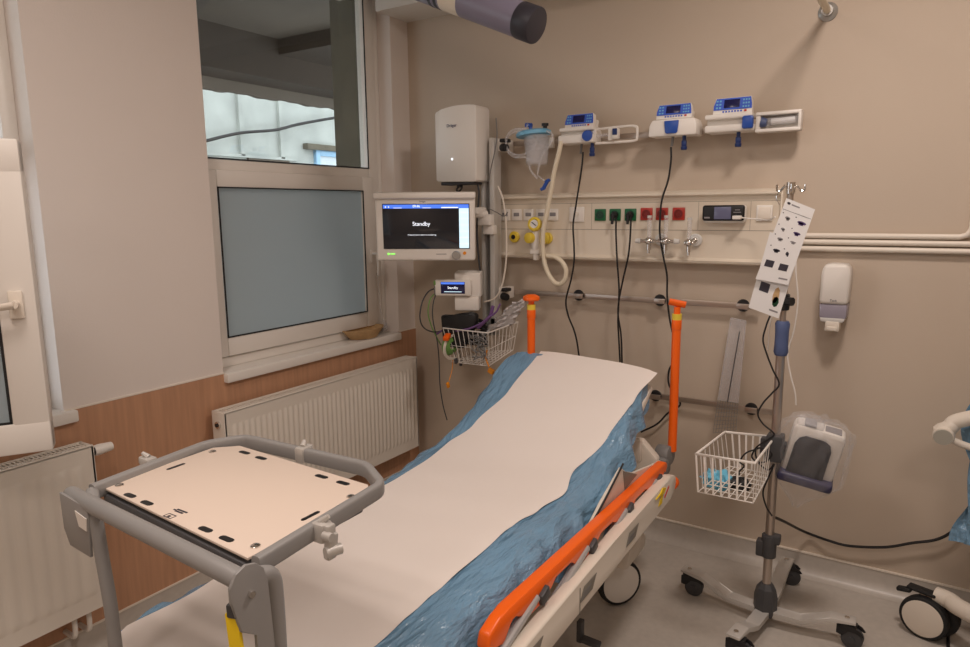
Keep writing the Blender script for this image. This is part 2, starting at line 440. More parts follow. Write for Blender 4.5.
# ------------------------------------------------------------------ radiators
def radiator(label, y0, y1, z0, z1, xf, nrib, valve_end):
    rz = thing('radiator', label, 'radiator', (xf / 2, (y0 + y1) / 2, z0), group='radiators below the windows')
    L = y1 - y0; m = .035
    # front panel with vertical flutes, one continuous surface
    pr = []
    n = nrib * 6
    def fn(u, v):
        y = y0 + u * L; z = z0 + v * (z1 - z0)
        k = 0
        if m < u * L < L - m and .055 < (z - z0) < (z1 - z0) - .055:
            ph = ((u * L - m) / (L - 2 * m) * nrib) % 1
            k = .007 * (0.5 - .5 * math.cos(2 * math.pi * ph)) ** .6
            e = min((z - z0 - .055), (z1 - z0 - .055 - (z - z0)))
            k *= min(1, e / .02)
        return (xf - .008 + k, y, z)
    g = MB()
    zs = [0, .01, .09, .095, .1, .12, .14, .5, .86, .88, .9, .905, .91, .99, 1]
    V = [[g.bm.verts.new(fn(i / n, zs[j])) for j in range(len(zs))] for i in range(n + 1)]
    for i in range(n):
        for j in range(len(zs) - 1): g.bm.faces.new((V[i][j], V[i + 1][j], V[i + 1][j + 1], V[i][j + 1]))
    g.bb(xf - .02, xf - .009, y0, y1, z0, z1, .002)
    g.build('front_panel', M['enamel'], rz, 60)
    g = MB(); g.bb(.045, .056, y0 + .01, y1 - .01, z0 + .01, z1 - .02); g.build('rear_panel', M['enamel'], rz)
    g = MB(); g.bb(.04, xf - .008, y0 - .002, y0 + .012, z0 + .005, z1 + .002, .004); g.build('side_panel', M['enamel'], rz)
    g = MB(); g.bb(.04, xf - .008, y1 - .012, y1 + .002, z0 + .005, z1 + .002, .004); g.build('side_panel', M['enamel'], rz)
    g = MB()
    g.bb(.04, .05, y0, y1, z1 - .006, z1 + .002); g.bb(xf - .02, xf - .008, y0, y1, z1 - .006, z1 + .004, .002)
    nb = int(L / .014)
    for i in range(nb):
        y = y0 + .012 + (L - .024) * (i + .5) / nb
        g.bb(.05, xf - .02, y - .0035, y + .0035, z1 - .008, z1 - .001)
    g.bb(.083, .088, y0, y1, z1 - .007, z1)
    g.build('top_grille', M['enamel'], rz)
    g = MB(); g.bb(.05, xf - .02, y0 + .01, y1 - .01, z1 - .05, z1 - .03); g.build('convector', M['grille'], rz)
    # connection pipes to the floor/wall
    g = MB(); ye = y1 if valve_end > 0 else y0; sg = valve_end
    for dy in (-.06, -.11): g.tube([(.085, ye + sg * dy, z0 + .02), (.085, ye + sg * dy, z0 - .06), (.07, ye + sg * dy, z0 - .09), (.01, ye + sg * dy, z0 - .09)], .009, 10, True)
    g.build('connection_pipe', M['plastic_w'], rz)
    return rz
r1 = radiator('long white fluted panel radiator under the frosted window', -1.435, -.145, .270, .797, .13, 40, -1)
g = MB(); g.cyl((.085, -1.437, .745), (.085, -1.447, .745), .015); g.build('bleed_valve', M['chrome'], r1)
g = MB(); g.cyl((.085, -1.447, .745), (.085, -1.451, .745), .008); g.build('plug', M['black'], r1)
g = MB(); g.cyl((.08, -.144, .780), (.08, -.12, .780), .010); g.bb(.07, .09, -.125, -.10, .770, .790, .003); g.build('air_vent', M['plastic_w'], r1)
r2 = radiator('white panel radiator at the left picture edge with a thermostat knob', -3.2, -1.968, .225, .822, .13, 24, 1)
g = MB(); g.cyl((.085, -1.966, .790), (.085, -1.950, .790), .015); g.build('valve_collar', M['black'], r2)
g = MB(); g.cyl((.085, -1.950, .790), (.085, -1.935, .790), .018, .020); g.cyl((.085, -1.935, .790), (.085, -1.885, .790), .020, .0155, bev=.003); g.build('thermostat_knob', M['plastic_w'], r2)

# ------------------------------------------------------------------ kidney dish on the sill
k = MB()
def dish(u, v):
    a = 2 * math.pi * u; r = [0, .6, .78, .9, 1.0, 1.08, 1.06, .92, .7, 0][min(9, round(v * 9))]; z = [.012, .012, .016, .035, .05, .05, .045, .03, .002, .002][min(9, round(v * 9))]
    x = .055 * r * math.sin(a) - .012 * (math.cos(a)) ** 2 * 1.5; y = .108 * r * math.cos(a)
    return (-.03 + x * 1.2, -.395 + y * 1.25, .936 + z * 1.1)
k.grid(dish, 40, 9); bmesh.ops.remove_doubles(k.bm, verts=k.bm.verts[:], dist=1e-5)
tag(k.build('kidney_dish', M['tan'], ang=60), 'tan pulp kidney dish lying on the white window sill', 'dish')
k = MB()
pts = [(-.04 + random.uniform(-.02, .02), -.22 + random.uniform(-.03, .03), .945 + .06 * random.random()) for _ in range(14)]
k.tube(pts, .004, 6); 
k.tube([(-.03, -.23, .96), (-.05, -.24, 1.05), (-.052, -.25, 1.15), (-.055, -.26, 1.28)], .0025, 6)
tag(k.build('plastic_tubing', M['clear2']), 'crumpled clear plastic tubing in the corner of the window sill', 'tubing')

# ------------------------------------------------------------------ supply panel on the back wall
px0, px1, pf = .58, 2.0, -.065
sp = thing('supply_panel', 'long cream medical supply panel with coloured sockets on the back wall', 'supply panel', (1.3, -.03, 1.36))
g = MB()
prof = [(0, 1.372), (.05, 1.372), (.078, 1.380), (.082, 1.390), (.066, 1.402), (.065, 1.42), (.065, 1.655), (.07, 1.668), (.088, 1.678), (.088, 1.688), (.06, 1.700), (0, 1.700)]
g.prism([(a, b) for a, b in prof], ((px0, 0, 0), (0, -1, 0), (0, 0, 1)), -(px1 - px0))
g.build('body', M['trunk'], sp, 25)
for xe in (px0 - .008, px1):
    g = MB(); g.bb(xe, xe + .008, -.085, 0, 1.375, 1.698, .003); g.build('end_cap', M['trunk'], sp)
g = MB(); g.bb(px0, px1, pf - .0006, pf, 1.522, 1.5245); g.bb(px0, px1, pf - .0006, pf, 1.648, 1.650)
for x in (1.04, 1.15, 1.66, 1.88): g.bb(x, x + .0015, pf - .0006, pf, 1.524, 1.648)
g.build('seam', M['seam'], sp)
def socket(x, z, m, dark, label, s=.056):
    g = MB(); g.bb(x - s / 2, x + s / 2, pf - .008, pf, z - s / 2, z + s / 2, .003)
    o = g.build('socket', m, sp); o['label'] = label
    g = MB(); g.lathe([(.0185, 0), (.020, .003), (.017, .003), (.016, -.001), (.0, -.001)], (x, pf - .0085, z), (0, -1, 0), 24)
    for dx in (-.009, .009): g.cyl((x + dx, pf - .008, z), (x + dx, pf - .0105, z), .0028, seg=8)
    g.build('socket_face', dark, o)
M['green_d'] = mat('dark green recess', (6, 58, 34), .4); M['red_d'] = mat('dark red recess', (120, 24, 16), .4)
for wx_ in (503, 515, 527, 540, 553): pass
for x in (.668, .737, .806, .878, .945):
    g = MB(); g.bb(x - .029, x + .029, pf - .007, pf, 1.566, 1.624, .003); o = g.build('data_socket', M['plastic_w'], sp)
    g = MB(); g.bb(x - .016, x + .016, pf - .009, pf - .006, 1.588, 1.606, .002); g.build('socket_face', M['ink3'], o)
g = MB(); g.bb(1.035, 1.115, pf - .009, pf, 1.56, 1.632, .003); o = g.build('wall_plate', M['plastic_w'], sp)
g = MB(); g.cyl((1.075, pf - .009, 1.598), (1.075, pf - .014, 1.598), .012); g.build('socket_face', M['trim'], o)
for x in (1.197, 1.272, 1.348): socket(x, 1.593, M['green'], M['green_d'], 'green power socket')
for x in (1.425, 1.497, 1.574): socket(x, 1.596, M['red'], M['red_d'], 'red power socket')
g = MB(); g.bb(1.905, 1.970, pf - .01, pf, 1.565, 1.630, .003); o = g.build('light_switch', M['plastic_w'], sp)
g = MB(); g.bb(1.913, 1.962, pf - .014, pf - .009, 1.573, 1.622, .002); g.build('rocker', M['trim'], o)
# gas outlets in the lower half of the panel
for (x, z, m) in ((.725, 1.483, 'yellow2'), (.915, 1.479, 'yellow2'), (1.50, 1.48, 'frosted_white'), (1.655, 1.48, 'frosted_white')):
    g = MB(); g.lathe([(.028, 0), (.029, .012), (.024, .016), (.016, .016), (.015, .02), (.001, .02)], (x, pf, z), (0, -1, 0), 24)
    o = g.build('gas_outlet', M[m], sp)
    g = MB(); g.cyl((x, pf - .016, z), (x, pf - .022, z), .012, seg=16); g.build('outlet_core', M['black' if m == 'yellow2' else 'chrome'], o)

# chrome taps plugged into the panel
def tap(x, z, label, stem, arm=True):
    t = thing('flow_valve', label, 'valve', (x, -.09, z - .05), group='flow valves on the supply panel')
    g = MB(); g.cyl((x, -.083, z), (x, -.13, z), .013); g.sphere((x, -.12, z), .019)
    g.cyl((x, -.12, z + .01), (x, -.12, z - .04), .011); g.cyl((x, -.12, z - .04), (x, -.12, z - .055), .007)
    g.cyl((x - .02, -.12, z), (x + .02, -.12, z), .011, bev=.002); g.build('valve_body', M['chrome'], t)
    g = MB(); g.cyl((x, -.12, z + .015), (x, -.12, z + stem), .0095, bev=.002); g.build('flow_tube', M['clear2'], t)
    g = MB(); g.cyl((x, -.12, z + stem), (x, -.12, z + stem + .01), .010); g.build('tube_cap', M['frosted_white'], t)
    if arm:
        g = MB(); s_ = -1 if x < 1.47 else 1
        g.cyl((x + s_ * .02, -.12, z), (x + s_ * .045, -.12, z), .008); g.build('nozzle', M['chrome'], t)
        g = MB(); g.cyl((x + s_ * .04, -.12, z), (x + s_ * .062, -.12, z), .013, .010); g.build('control_knob', M['frosted_white'], t)
    return t
tap(1.458, 1.475, 'chrome flow valve left of the pair below the red sockets', .105)
tap(1.535, 1.475, 'chrome flow valve right of the pair below the red sockets', .105)
tap(1.640, 1.470, 'single chrome flow valve below the rightmost red socket', .10, False)
tg = MB(); tg.cyl((1.478, -.12, 1.475), (1.512, -.12, 1.475), .006); 
tag(tg.build('cross_pipe', M['chrome']), 'thin chrome link pipe between the two paired flow valves', 'pipe')

# yellow vacuum regulator
vr = thing('vacuum_regulator', 'white and yellow vacuum regulator plugged into the supply panel', 'regulator', (.845, -.1, 1.40))
g = MB(); g.cyl((.845, -.07, 1.482), (.845, -.12, 1.482), .02); g.cyl((.848, -.11, 1.555), (.848, -.11, 1.42), .022, bev=.004); g.bb(.822, .875, -.13, -.09, 1.40, 1.425, .006); g.cyl((.848, -.11, 1.405), (.848, -.11, 1.372), .016)
g.xf(Matrix.Translation((.024, 0, 0))).build('body', M['plastic_w'], vr)
g = MB(); g.lathe([(.034, 0), (.036, .012), (.034, .024), (.026, .028), (.021, .024), (.021, .0)], (.850, -.118, 1.548), (.1, -1, .15), 28); o = g.xf(Matrix.Translation((.024, 0, 0))).build('gauge_ring', M['yellow2'], vr)
g = MB(); g.cyl((.850, -.12, 1.548), (.852, -.140, 1.551), .026); g.xf(Matrix.Translation((.024, 0, 0))).build('gauge_dial', M['card'], o)
g = MB(); g.box((.852, -.1415, 1.551), (.03, .001, .004), (0, .6, 0)); g.xf(Matrix.Translation((.024, 0, 0))).build('gauge_needle', M['ink'], o)
g = MB(); g.lathe([(.026, 0), (.028, .01), (.026, .03), (.018, .034), (.001, .034)], (.828, -.118, 1.482), (-.2, -1, 0), 24); g.xf(Matrix.Translation((.024, 0, 0))).build('control_knob', M['yellow2'], vr)
g = MB(); g.lathe([(.03, 0), (.031, .01), (.026, .018), (.001, .018)], (.905, -.088, 1.479), (0, -1, 0), 24); g.build('coupling', M['yellow2'], vr)

# cream suction hose
tag(MB().tube([(1.026,-0.150,1.940),(1.016,-0.150,1.890),(0.995,-0.150,1.817),(0.974,-0.150,1.714),(0.953,-0.150,1.609),(0.932,-0.150,1.512),(0.932,-0.150,1.424),(0.949,-0.150,1.336),(0.988,-0.150,1.274),(1.026,-0.150,1.261),(1.053,-0.150,1.287),(1.058,-0.150,1.331),(1.036,-0.150,1.369),(0.998,-0.150,1.392),(0.954,-0.150,1.396)], .0115, 12).build('suction_hose', M['plastic_c']), 'thick cream hose looping down from the left infusion pump', 'hose')

# black display unit on the panel
du = thing('display_unit', 'black oblong display unit with white rim on the supply panel', 'display unit', (1.762, -.07, 1.55))
g = MB(); g.bb(1.672, 1.850, -.112, -.066, 1.556, 1.632, .014, 3); g.xf(Matrix.Translation((.019, 0, 0))).build('housing', M['plastic_w'], du)
g = MB(); g.bb(1.674, 1.848, -.122, -.108, 1.566, 1.632, .010, 3); g.xf(Matrix.Translation((.019, 0, 0))).build('front_panel', M['black'], du)
g = MB(); g.bb(1.724, 1.794, -.1235, -.121, 1.573, 1.625, .002); g.xf(Matrix.Translation((.019, 0, 0))).build('screen', M['lcdgrey'], du)
g = MB(); g.bb(1.806, 1.84, -.150, -.121, 1.572, 1.588, .003); g.xf(Matrix.Translation((.019, 0, 0))).build('plug', M['plastic_w'], du)
g = MB(); g.bb(1.683, 1.706, -.1235, -.122, 1.576, 1.583); g.bb(1.804, 1.835, -.1235, -.122, 1.600, 1.603); g.bb(1.81, 1.83, -.1235, -.122, 1.610, 1.613); g.xf(Matrix.Translation((.019, 0, 0))).build('marking', M['ink3'], du)
tag(MB().tube([(1.859, -.14, 1.58), (1.89, -.145, 1.576), (1.93, -.15, 1.574), (1.975, -.2, 1.57), (2.03, -.36, 1.585)], .003, 6).build('white_cable', M['plastic_w']), 'thin white cable running from the black display unit to the pole', 'cable')

# ------------------------------------------------------------------ wall rails
def rail(name, label, x0, x1, z, knobs, y=-.045):
    t = thing(name, label, 'rail', ((x0 + x1) / 2, y, z - .0125), group='horizontal steel rails on the back wall')
    g = MB(); g.bb(x0, x1, y - .005, y + .005, z - .0125, z + .0125, .0015); g.build('bar', M['steel'], t)
    for x in knobs:
        g = MB(); g.cyl((x, 0, z), (x, y + .004, z), .012); g.build('bracket', M['alu'], t)
        g = MB(); g.lathe([(.027, 0), (.028, .006), (.024, .014), (.001, .016)], (x, y - .006, z + .004), (0, -1, 0), 20); g.build('cover_cap', M['black'], t)
        g = MB(); g.bb(x - .026, x + .026, y - .024, y - .004, z - .0125, z + .0125, .002); g.build('clamp_band', M['steel'], t)
    return t
rail('upper_rail', 'steel equipment rail carrying the three infusion pumps', .68, 2.02, 1.952, ())
rail('middle_rail', 'steel wall rail just below the supply panel', .66, 1.94, 1.195, (1.083, 1.497, 1.868))
rail('lower_rail', 'low steel wall rail behind the head of the gurney, with the catheter holder', 1.30, 2.03, .736, (1.49, 1.925))

# conduits at right
def conduit(label, pts): tag(MB().tube(pts, .011, 12, False).build('conduit_pipe', M['trim']), label, 'pipe', 'cream wall pipes')
conduit('uppermost of three cream wall pipes, bending upward at the right', [(1.967, -.02, 1.504), (2.625, -.02, 1.504), (2.648, -.02, 1.512), (2.660, -.02, 1.535), (2.668, -.02, 1.80), (2.70, -.02, 2.95)])
conduit('middle one of three parallel cream wall pipes right of the supply panel', [(1.967, -.02, 1.478), (4.69, -.02, 1.478)])
conduit('lowest of three parallel cream wall pipes above the soap dispenser', [(1.967, -.02, 1.450), (4.69, -.02, 1.450)])

# ------------------------------------------------------------------ infusion pumps
def pump_head(t, x0, x1, z0, z1, y, tilt=.25):
    cx = (x0 + x1) / 2; W = x1 - x0; H = z1 - z0
    m = Matrix.Translation((cx, y, z0)) @ Matrix.Rotation(-tilt, 4, 'X')
    g = MB(); hw = W / 2
    g.prism([(-hw, 0), (hw, 0), (hw * .96, H * .5), (hw * .90, H), (-hw * .90, H), (-hw, H * .5)], ((0, .0, 0), (1, 0, 0), (0, 0, 1)), .035, .003)
    g.prism([(-hw * .8, 0), (hw * .8, 0), (hw * .8, H * .9), (-hw * .8, H * .9)], ((0, .035, 0), (1, 0, 0), (0, 0, 1)), -.02, .003)
    g.xf(m); o = g.build('display_head', M['plastic_w'], t)
    g = MB(); g.prism([(-hw * .97, H * .26), (hw * .97, H * .26), (hw * .95, H * .55), (hw * .88, H * .95), (-hw * .86, H * .95), (-hw * .97, H * .5)], ((0, -.0365, 0), (1, 0, 0), (0, 0, 1)), .0015)
    g.xf(m); kp = g.build('keypad', M['keypad'], o)
    g = MB(); g.bb(-hw * .45, hw * .35, -.0395, -.0365, H * .36, H * .86, .001); g.xf(m); g.build('screen', M['scr_navy'], o)
    g = MB()
    for i in range(7): g.bb(-hw * .5 + i * hw * .15, -hw * .5 + i * hw * .15 + hw * .09, -.038, -.0365, H * .10, H * .2, .0008)
    g.xf(m); g.build('button_row', M['keypad'], o)
    for i in range(3):
        g = MB()
        for j in range(3): g.bb(hw * (.5 + i * .13), hw * (.5 + i * .13 + .08), -.039, -.0365, H * (.34 + j * .2), H * (.34 + j * .2 + .1))
        g.xf(m); g.build('button_column', M['lidblue'], o)
        if i < 2:
            g = MB()
            for j in range(3): g.bb(-hw * (.85 - i * .16), -hw * (.85 - i * .16 - .1), -.039, -.0365, H * (.34 + j * .2), H * (.34 + j * .2 + .1))
            g.xf(m); g.build('button_column', M['lidblue'], o)
    g = MB(); g.bb(hw * .6, hw * .72, -.0385, -.0362, H * .1, H * .2); g.xf(m); g.build('stop_button', M['redprint'], o)
def clamp(t, x, z, y=-.09):
    g = MB(); g.cyl((x, y, z), (x, y, z - .02), .008); g.box((x, y, z - .032), (.022, .012, .026), None, .004); g.cyl((x, y, z - .045), (x, y, z - .06), .014, .012, bev=.002)
    g.build('clamp_knob', M['navy'], t)

yf = -.155
PG = 'infusion pumps on the upper rail'
p1 = thing('infusion_pump', 'leftmost pump, a syringe driver with an open looped white handle frame', 'infusion pump', (1.13, -.1, 1.92), group=PG)
g = MB(); g.bb(1.010, 1.190, yf, -.05, 1.925, 1.965, .008); g.bb(1.010, 1.190, yf + .035, -.05, 1.96, 1.985, .006); g.bb(1.012, 1.185, yf + .01, -.05, 1.982, 1.999, .005)
g.build('body', M['plastic_w'], p1)
pump_head(p1, 1.035, 1.182, 1.988, 2.055, -.10)
g = MB(); g.lathe([(.024, 0), (.026, .01), (.024, .028), (.001, .03)], (1.160, yf + .02, 1.955), (.15, -1, 0), 20); g.build('plunger_knob', M['blue'], p1)
g = MB(); g.tube([(1.185, -.11, 1.985), (1.34, -.11, 1.990), (1.378, -.11, 1.985), (1.385, -.11, 1.975), (1.385, -.11, 1.935), (1.378, -.11, 1.925), (1.34, -.11, 1.922), (1.185, -.11, 1.922)], .006, 10, True, n=4)
g.bb(1.25, 1.275, -.125, -.10, 1.93, 1.985, .005); g.build('handle_frame', M['plastic_w'], p1)
g = MB(); g.cyl((1.19, -.11, 1.955), (1.25, -.11, 1.958), .008); g.build('syringe', M['clear2'], p1)
g = MB(); g.bb(1.272, 1.302, -.135, -.10, 1.935, 1.985, .008); g.build('syringe_clamp', M['plastic_w'], p1)
g = MB(); g.bb(1.277, 1.300, -.138, -.134, 1.953, 1.981, .002); g.build('arrow_sticker', M['navy'], p1)
clamp(p1, 1.168, 1.925, -.11)
g = MB(); g.cyl((1.11, -.10, 1.925), (1.105, -.10, 1.88), .006); g.build('cable_plug', M['midgrey'], p1)

p2 = thing('infusion_pump', 'middle pump, compact and square with a blue front door', 'infusion pump', (1.55, -.1, 1.92), group=PG)
g = MB(); g.prism([(1.452, 1.930), (1.662, 1.930), (1.662, 1.975), (1.652, 2.0), (1.468, 2.0), (1.454, 1.975)], ((0, yf, 0), (1, 0, 0), (0, 0, 1)), -.1, .007); g.build('body', M['plastic_w'], p2)
pump_head(p2, 1.478, 1.634, 1.995, 2.060, -.10)
g = MB(); g.prism([(-.032, .026), (.032, .026), (.027, -.022), (.02, -.028), (-.02, -.028), (-.027, -.022)], ((1.556, yf, 1.967), (1, 0, 0), (0, 0, 1)), .008, .003); g.build('door', M['blue'], p2)
clamp(p2, 1.602, 1.93, -.12)
g = MB(); g.cyl((1.55, -.11, 1.935), (1.545, -.11, 1.89), .006); g.build('cable_plug', M['midgrey'], p2)

p3 = thing('infusion_pump', 'rightmost pump, a syringe driver with a long closed white syringe holder', 'infusion pump', (1.85, -.1, 1.93), group=PG)
g = MB(); g.bb(1.675, 1.870, yf, -.05, 1.945, 1.975, .008); g.bb(1.678, 1.850, yf + .03, -.05, 1.965, 2.005, .006); g.bb(1.675, 1.865, yf, -.05, 1.998, 2.018, .006)
g.xf(Matrix.Translation((.020, 0, -.014))).build('body', M['plastic_w'], p3)
pump_head(p3, 1.722, 1.880, 1.995, 2.066, -.10)
g = MB(); g.bb(1.828, 1.872, yf - .012, yf + .01, 1.952, 2.004, .008); g.xf(Matrix.Translation((.020, 0, -.014))).build('door', M['blue'], p3)
g = MB()
g.bb(1.872, 2.045, -.125, -.07, 2.003, 2.017, .004); g.bb(1.872, 2.045, -.125, -.07, 1.937, 1.951, .004); g.bb(1.872, 1.892, -.12, -.07, 1.945, 2.01, .004); g.bb(2.033, 2.045, -.125, -.07, 1.945, 2.01, .004)
g.bb(1.88, 2.04, -.078, -.07, 1.945, 2.01)
g.xf(Matrix.Translation((.020, 0, -.014))).build('handle_frame', M['plastic_w'], p3)
g = MB(); g.cyl((1.905, -.10, 1.978), (2.03, -.10, 1.982), .017, seg=16); g.xf(Matrix.Translation((.020, 0, -.014))).build('syringe', M['clear2'], p3)
g = MB(); g.cyl((1.93, -.10, 1.979), (2.02, -.10, 1.982), .0125, seg=16); g.xf(Matrix.Translation((.020, 0, -.014))).build('syringe_label', M['card'], p3)
g = MB(); g.cyl((1.893, -.11, 1.978), (1.915, -.11, 1.974), .022, .015, seg=16); g.xf(Matrix.Translation((.020, 0, -.014))).build('plunger_knob', M['slate'], p3)
clamp(p3, 1.828, 1.93, -.12)

# ------------------------------------------------------------------ suction jar
sj = thing('suction_jar', 'clear suction jar with a light blue lid hanging on the upper rail', 'jar', (.88, -.13, 1.82))
c = (.885, -.13, 0)
g = MB(); g.lathe([(.047, 1.835), (.052, 1.84), (.063, 1.955), (.066, 1.975), (.062, 1.975), (.059, 1.955), (.048, 1.845), (.001, 1.843)], c, (0, 0, 1), 32); g.build('cup', M['clear2'], sj)
g = MB(); g.lathe([(.074, -.012), (.086, -.008), (.086, .006), (.076, .014), (.03, .020), (.001, .021)], (.868, -.13, 1.984), (-.10, 0, 1), 32); g.build('lid', M['lidblue'], sj)
g = MB(); g.cyl((.86, -.14, 2.0), (.85, -.14, 2.03), .009); g.cyl((.83, -.14, 2.028), (.862, -.14, 2.024), .011); g.build('blue_port', M['blue'], sj)
g = MB(); g.cyl((.93, -.13, 2.0), (.93, -.13, 2.02), .01); g.cyl((.93, -.13, 2.018), (.93, -.13, 2.03), .017); g.build('black_port', M['black'], sj)
g = MB(); g.bb(.83, .94, -.07, -.04, 1.92, 1.97, .004); g.build('bracket', M['plastic_w'], sj)
g = MB(); g.bb(.855, .91, -.196, -.19, 1.86, 1.93); 
tg = MB(); pts = [(.845 + .0, -.15, 2.03)]
for i in range(20):
    a = i / 19 * math.pi * 3.2
    pts.append((.825 + .085 * math.cos(a + 1.2) - .01, -.17 - .01 * math.sin(a * 2), 1.950 + .06 * math.sin(a + 1.2) - i * .001))
pts += [(.86, -.17, 1.86), (.87, -.165, 1.81), (.905, -.16, 1.77)]
tag(tg.tube(pts, .0055, 8).build('clear_tube', M['clear2']), 'clear tube coiled around the suction jar', 'tube')
tag(MB().tube([(.955, -.16, 1.99), (.985, -.16, 1.97), (.975, -.16, 1.93), (.94, -.17, 1.88), (.915, -.165, 1.82), (.905, -.16, 1.79)], .0055, 8).build('clear_tube', M['clear2']), 'clear tube hanging on the right side of the suction jar', 'tube')
cn = MB(); cn.cyl((0.9629,-0.1600,1.7609), (0.9360,-0.1600,1.7191), .009, seg=12); cn.box((0.9602,-0.1600,1.7563), (.026, .016, .014), (0, -.5, 0), .003); cn.box((0.9360,-0.1600,1.7215), (.026, .016, .014), (0, -.5, 0), .003)
tag(cn.build('tube_connector', M['blue']), 'small blue connector hanging at a tube end below the suction jar', 'connector')
tag(MB().tube([(.905, -.16, 1.785), (.92, -.16, 1.775), (.948, -.16, 1.755)], .004, 6).build('drip_line', M['clear2']), 'short thin line leading down to the blue connector', 'tube')

# ------------------------------------------------------------------ mains cables
def cable(name, pts, label, r=.0045, m='cable', seg=8): return tag(MB().tube(pts, r, seg).build(name, M[m]), label, 'cable', {'power_cable': 'black mains cables', 'lead_cable': 'leads around the wire basket', 'device_cable': 'cables beside the equipment column'}.get(name))
cable('power_cable', [(1.126,-0.120,1.886),(1.122,-0.120,1.827),(1.108,-0.120,1.734),(1.093,-0.120,1.641),(1.079,-0.120,1.546),(1.085,-0.120,1.450),(1.086,-0.120,1.368),(1.071,-0.120,1.280),(1.045,-0.120,1.180),(1.057,-0.120,1.106),(1.090,-0.120,1.033),(1.107,-0.120,0.975),(1.119,-0.120,0.905)], 'black cable hanging from the leftmost infusion pump')
cable('power_cable', [(1.289,-0.100,1.583),(1.291,-0.100,1.500),(1.299,-0.100,1.383),(1.312,-0.100,1.242),(1.310,-0.100,1.098),(1.317,-0.100,1.001),(1.325,-0.100,0.894)], 'black cable from the middle green socket')
cable('power_cable', [(1.366,-0.110,1.583),(1.364,-0.110,1.478),(1.356,-0.110,1.395),(1.334,-0.110,1.291),(1.317,-0.110,1.195),(1.314,-0.110,1.123),(1.331,-0.110,1.028),(1.339,-0.110,0.893)], 'black cable from the rightmost green socket')
cable('power_cable', [(1.545,-0.120,1.886),(1.547,-0.120,1.830),(1.537,-0.120,1.744),(1.512,-0.120,1.658),(1.506,-0.120,1.570),(1.508,-0.120,1.503),(1.525,-0.120,1.414),(1.546,-0.120,1.324),(1.550,-0.120,1.234),(1.562,-0.120,1.143),(1.578,-0.120,1.075),(1.599,-0.120,1.008)], 'black cable hanging from the middle infusion pump')
cable('power_cable', [(1.574,-0.030,0.918),(1.543,-0.030,0.866),(1.545,-0.030,0.794),(1.580,-0.030,0.750),(1.601,-0.030,0.704),(1.545,-0.030,0.656),(1.493,-0.030,0.593),(1.414,-0.030,0.539)], 'short black cable bending out behind the orange head pole')
for x in (1.272, 1.348):
    tag(MB().cyl((x, -.074, 1.593), (x, -.10, 1.588), .017, .013, bev=.003).cyl((x, -.10, 1.59), (x, -.105, 1.55), .008, .006).build('power_plug', M['cable']),
        'black plug in the middle green socket' if x < 1.3 else 'black plug in the rightmost green socket', 'plug')

# ------------------------------------------------------------------ equipment column, box, monitor
ec = thing('equipment_column', 'vertical aluminium equipment column in front of the back wall near the corner', 'column', (.645, -.15, 1.0))
g = MB()
g.bb(.592, .610, -.18, -.12, 1.03, 1.975, .002); g.bb(.648, .676, -.190, -.12, 1.03, 1.975, .003)
g.build('column_profile', M['alu2'], ec)
g = MB(); g.bb(.608, .650, -.150, -.12, 1.03, 1.97); g.build('column_back', M['midgrey'], ec)  # darker grey paints the shade inside the column's recess
for z in (1.94, 1.195):
    g = MB(); g.bb(.674, .710, -.15, -.05, z - .03, z + .03, .005); o = g.build('clamp', M['plastic_w'], ec)
    g = MB(); g.cyl((.70, -.15, z - .012), (.735, -.165, z - .016), .020, .018, bev=.004); g.bb(.695, .735, -.17, -.12, z + .012, z + .03, .005); g.build('clamp_knob', M['black'], o)
g = MB(); g.bb(.60, .675, -.23, -.175, 1.545, 1.60, .006); g.bb(.57, .64, -.30, -.20, 1.60, 1.635, .008); g.bb(.62, .68, -.21, -.17, 1.50, 1.545, .004)
g.tube([(.63, -.2, 1.60), (.60, -.30, 1.605), (.56, -.40, 1.57), (.52, -.44, 1.55)], .022, 12); g.build('monitor_arm', M['plastic_w'], ec)
g = MB(); g.bb(.56, .60, -.17, -.13, 1.0, 1.96); 
for (x, y, r, pts) in ((0, 0, .004, [(0.674,-0.200,2.096),(0.690,-0.200,2.009),(0.683,-0.200,1.865),(0.641,-0.200,1.745),(0.615,-0.200,1.622),(0.632,-0.200,1.471),(0.648,-0.200,1.319)]), (0, 0, .004, [(0.539,-0.200,1.763),(0.537,-0.200,1.673),(0.547,-0.200,1.546)]), (0, 0, .0035, [(0.641,-0.200,1.750),(0.574,-0.200,1.712),(0.573,-0.200,1.597),(0.608,-0.200,1.496)]),):
    pass
cable('device_cable', [(0.706,-0.215,2.063),(0.711,-0.215,1.983),(0.699,-0.215,1.912),(0.675,-0.215,1.826),(0.662,-0.215,1.759)], 'thin grey cable between the white box and the column', .003, 'midgrey')
cable('device_cable', [(0.591,-0.215,1.761),(0.602,-0.215,1.711),(0.595,-0.215,1.622),(0.587,-0.215,1.511),(0.598,-0.215,1.359),(0.609,-0.215,1.293)], 'dark cable running down beside the column behind the monitor', .005, 'darkgrey')
cable('device_cable', [(0.699,-0.190,1.739),(0.728,-0.190,1.670),(0.745,-0.190,1.547),(0.744,-0.190,1.372),(0.719,-0.190,1.244),(0.677,-0.190,1.175),(0.610,-0.190,1.150)], 'pale cable curving down right of the column into the small module', .0045, 'trim')
cable('device_cable', [(0.652,-0.210,1.631),(0.699,-0.210,1.611),(0.745,-0.210,1.591),(0.768,-0.210,1.611)], 'short grey wire from the column to the leftmost wall sockets', .0025, 'midgrey')

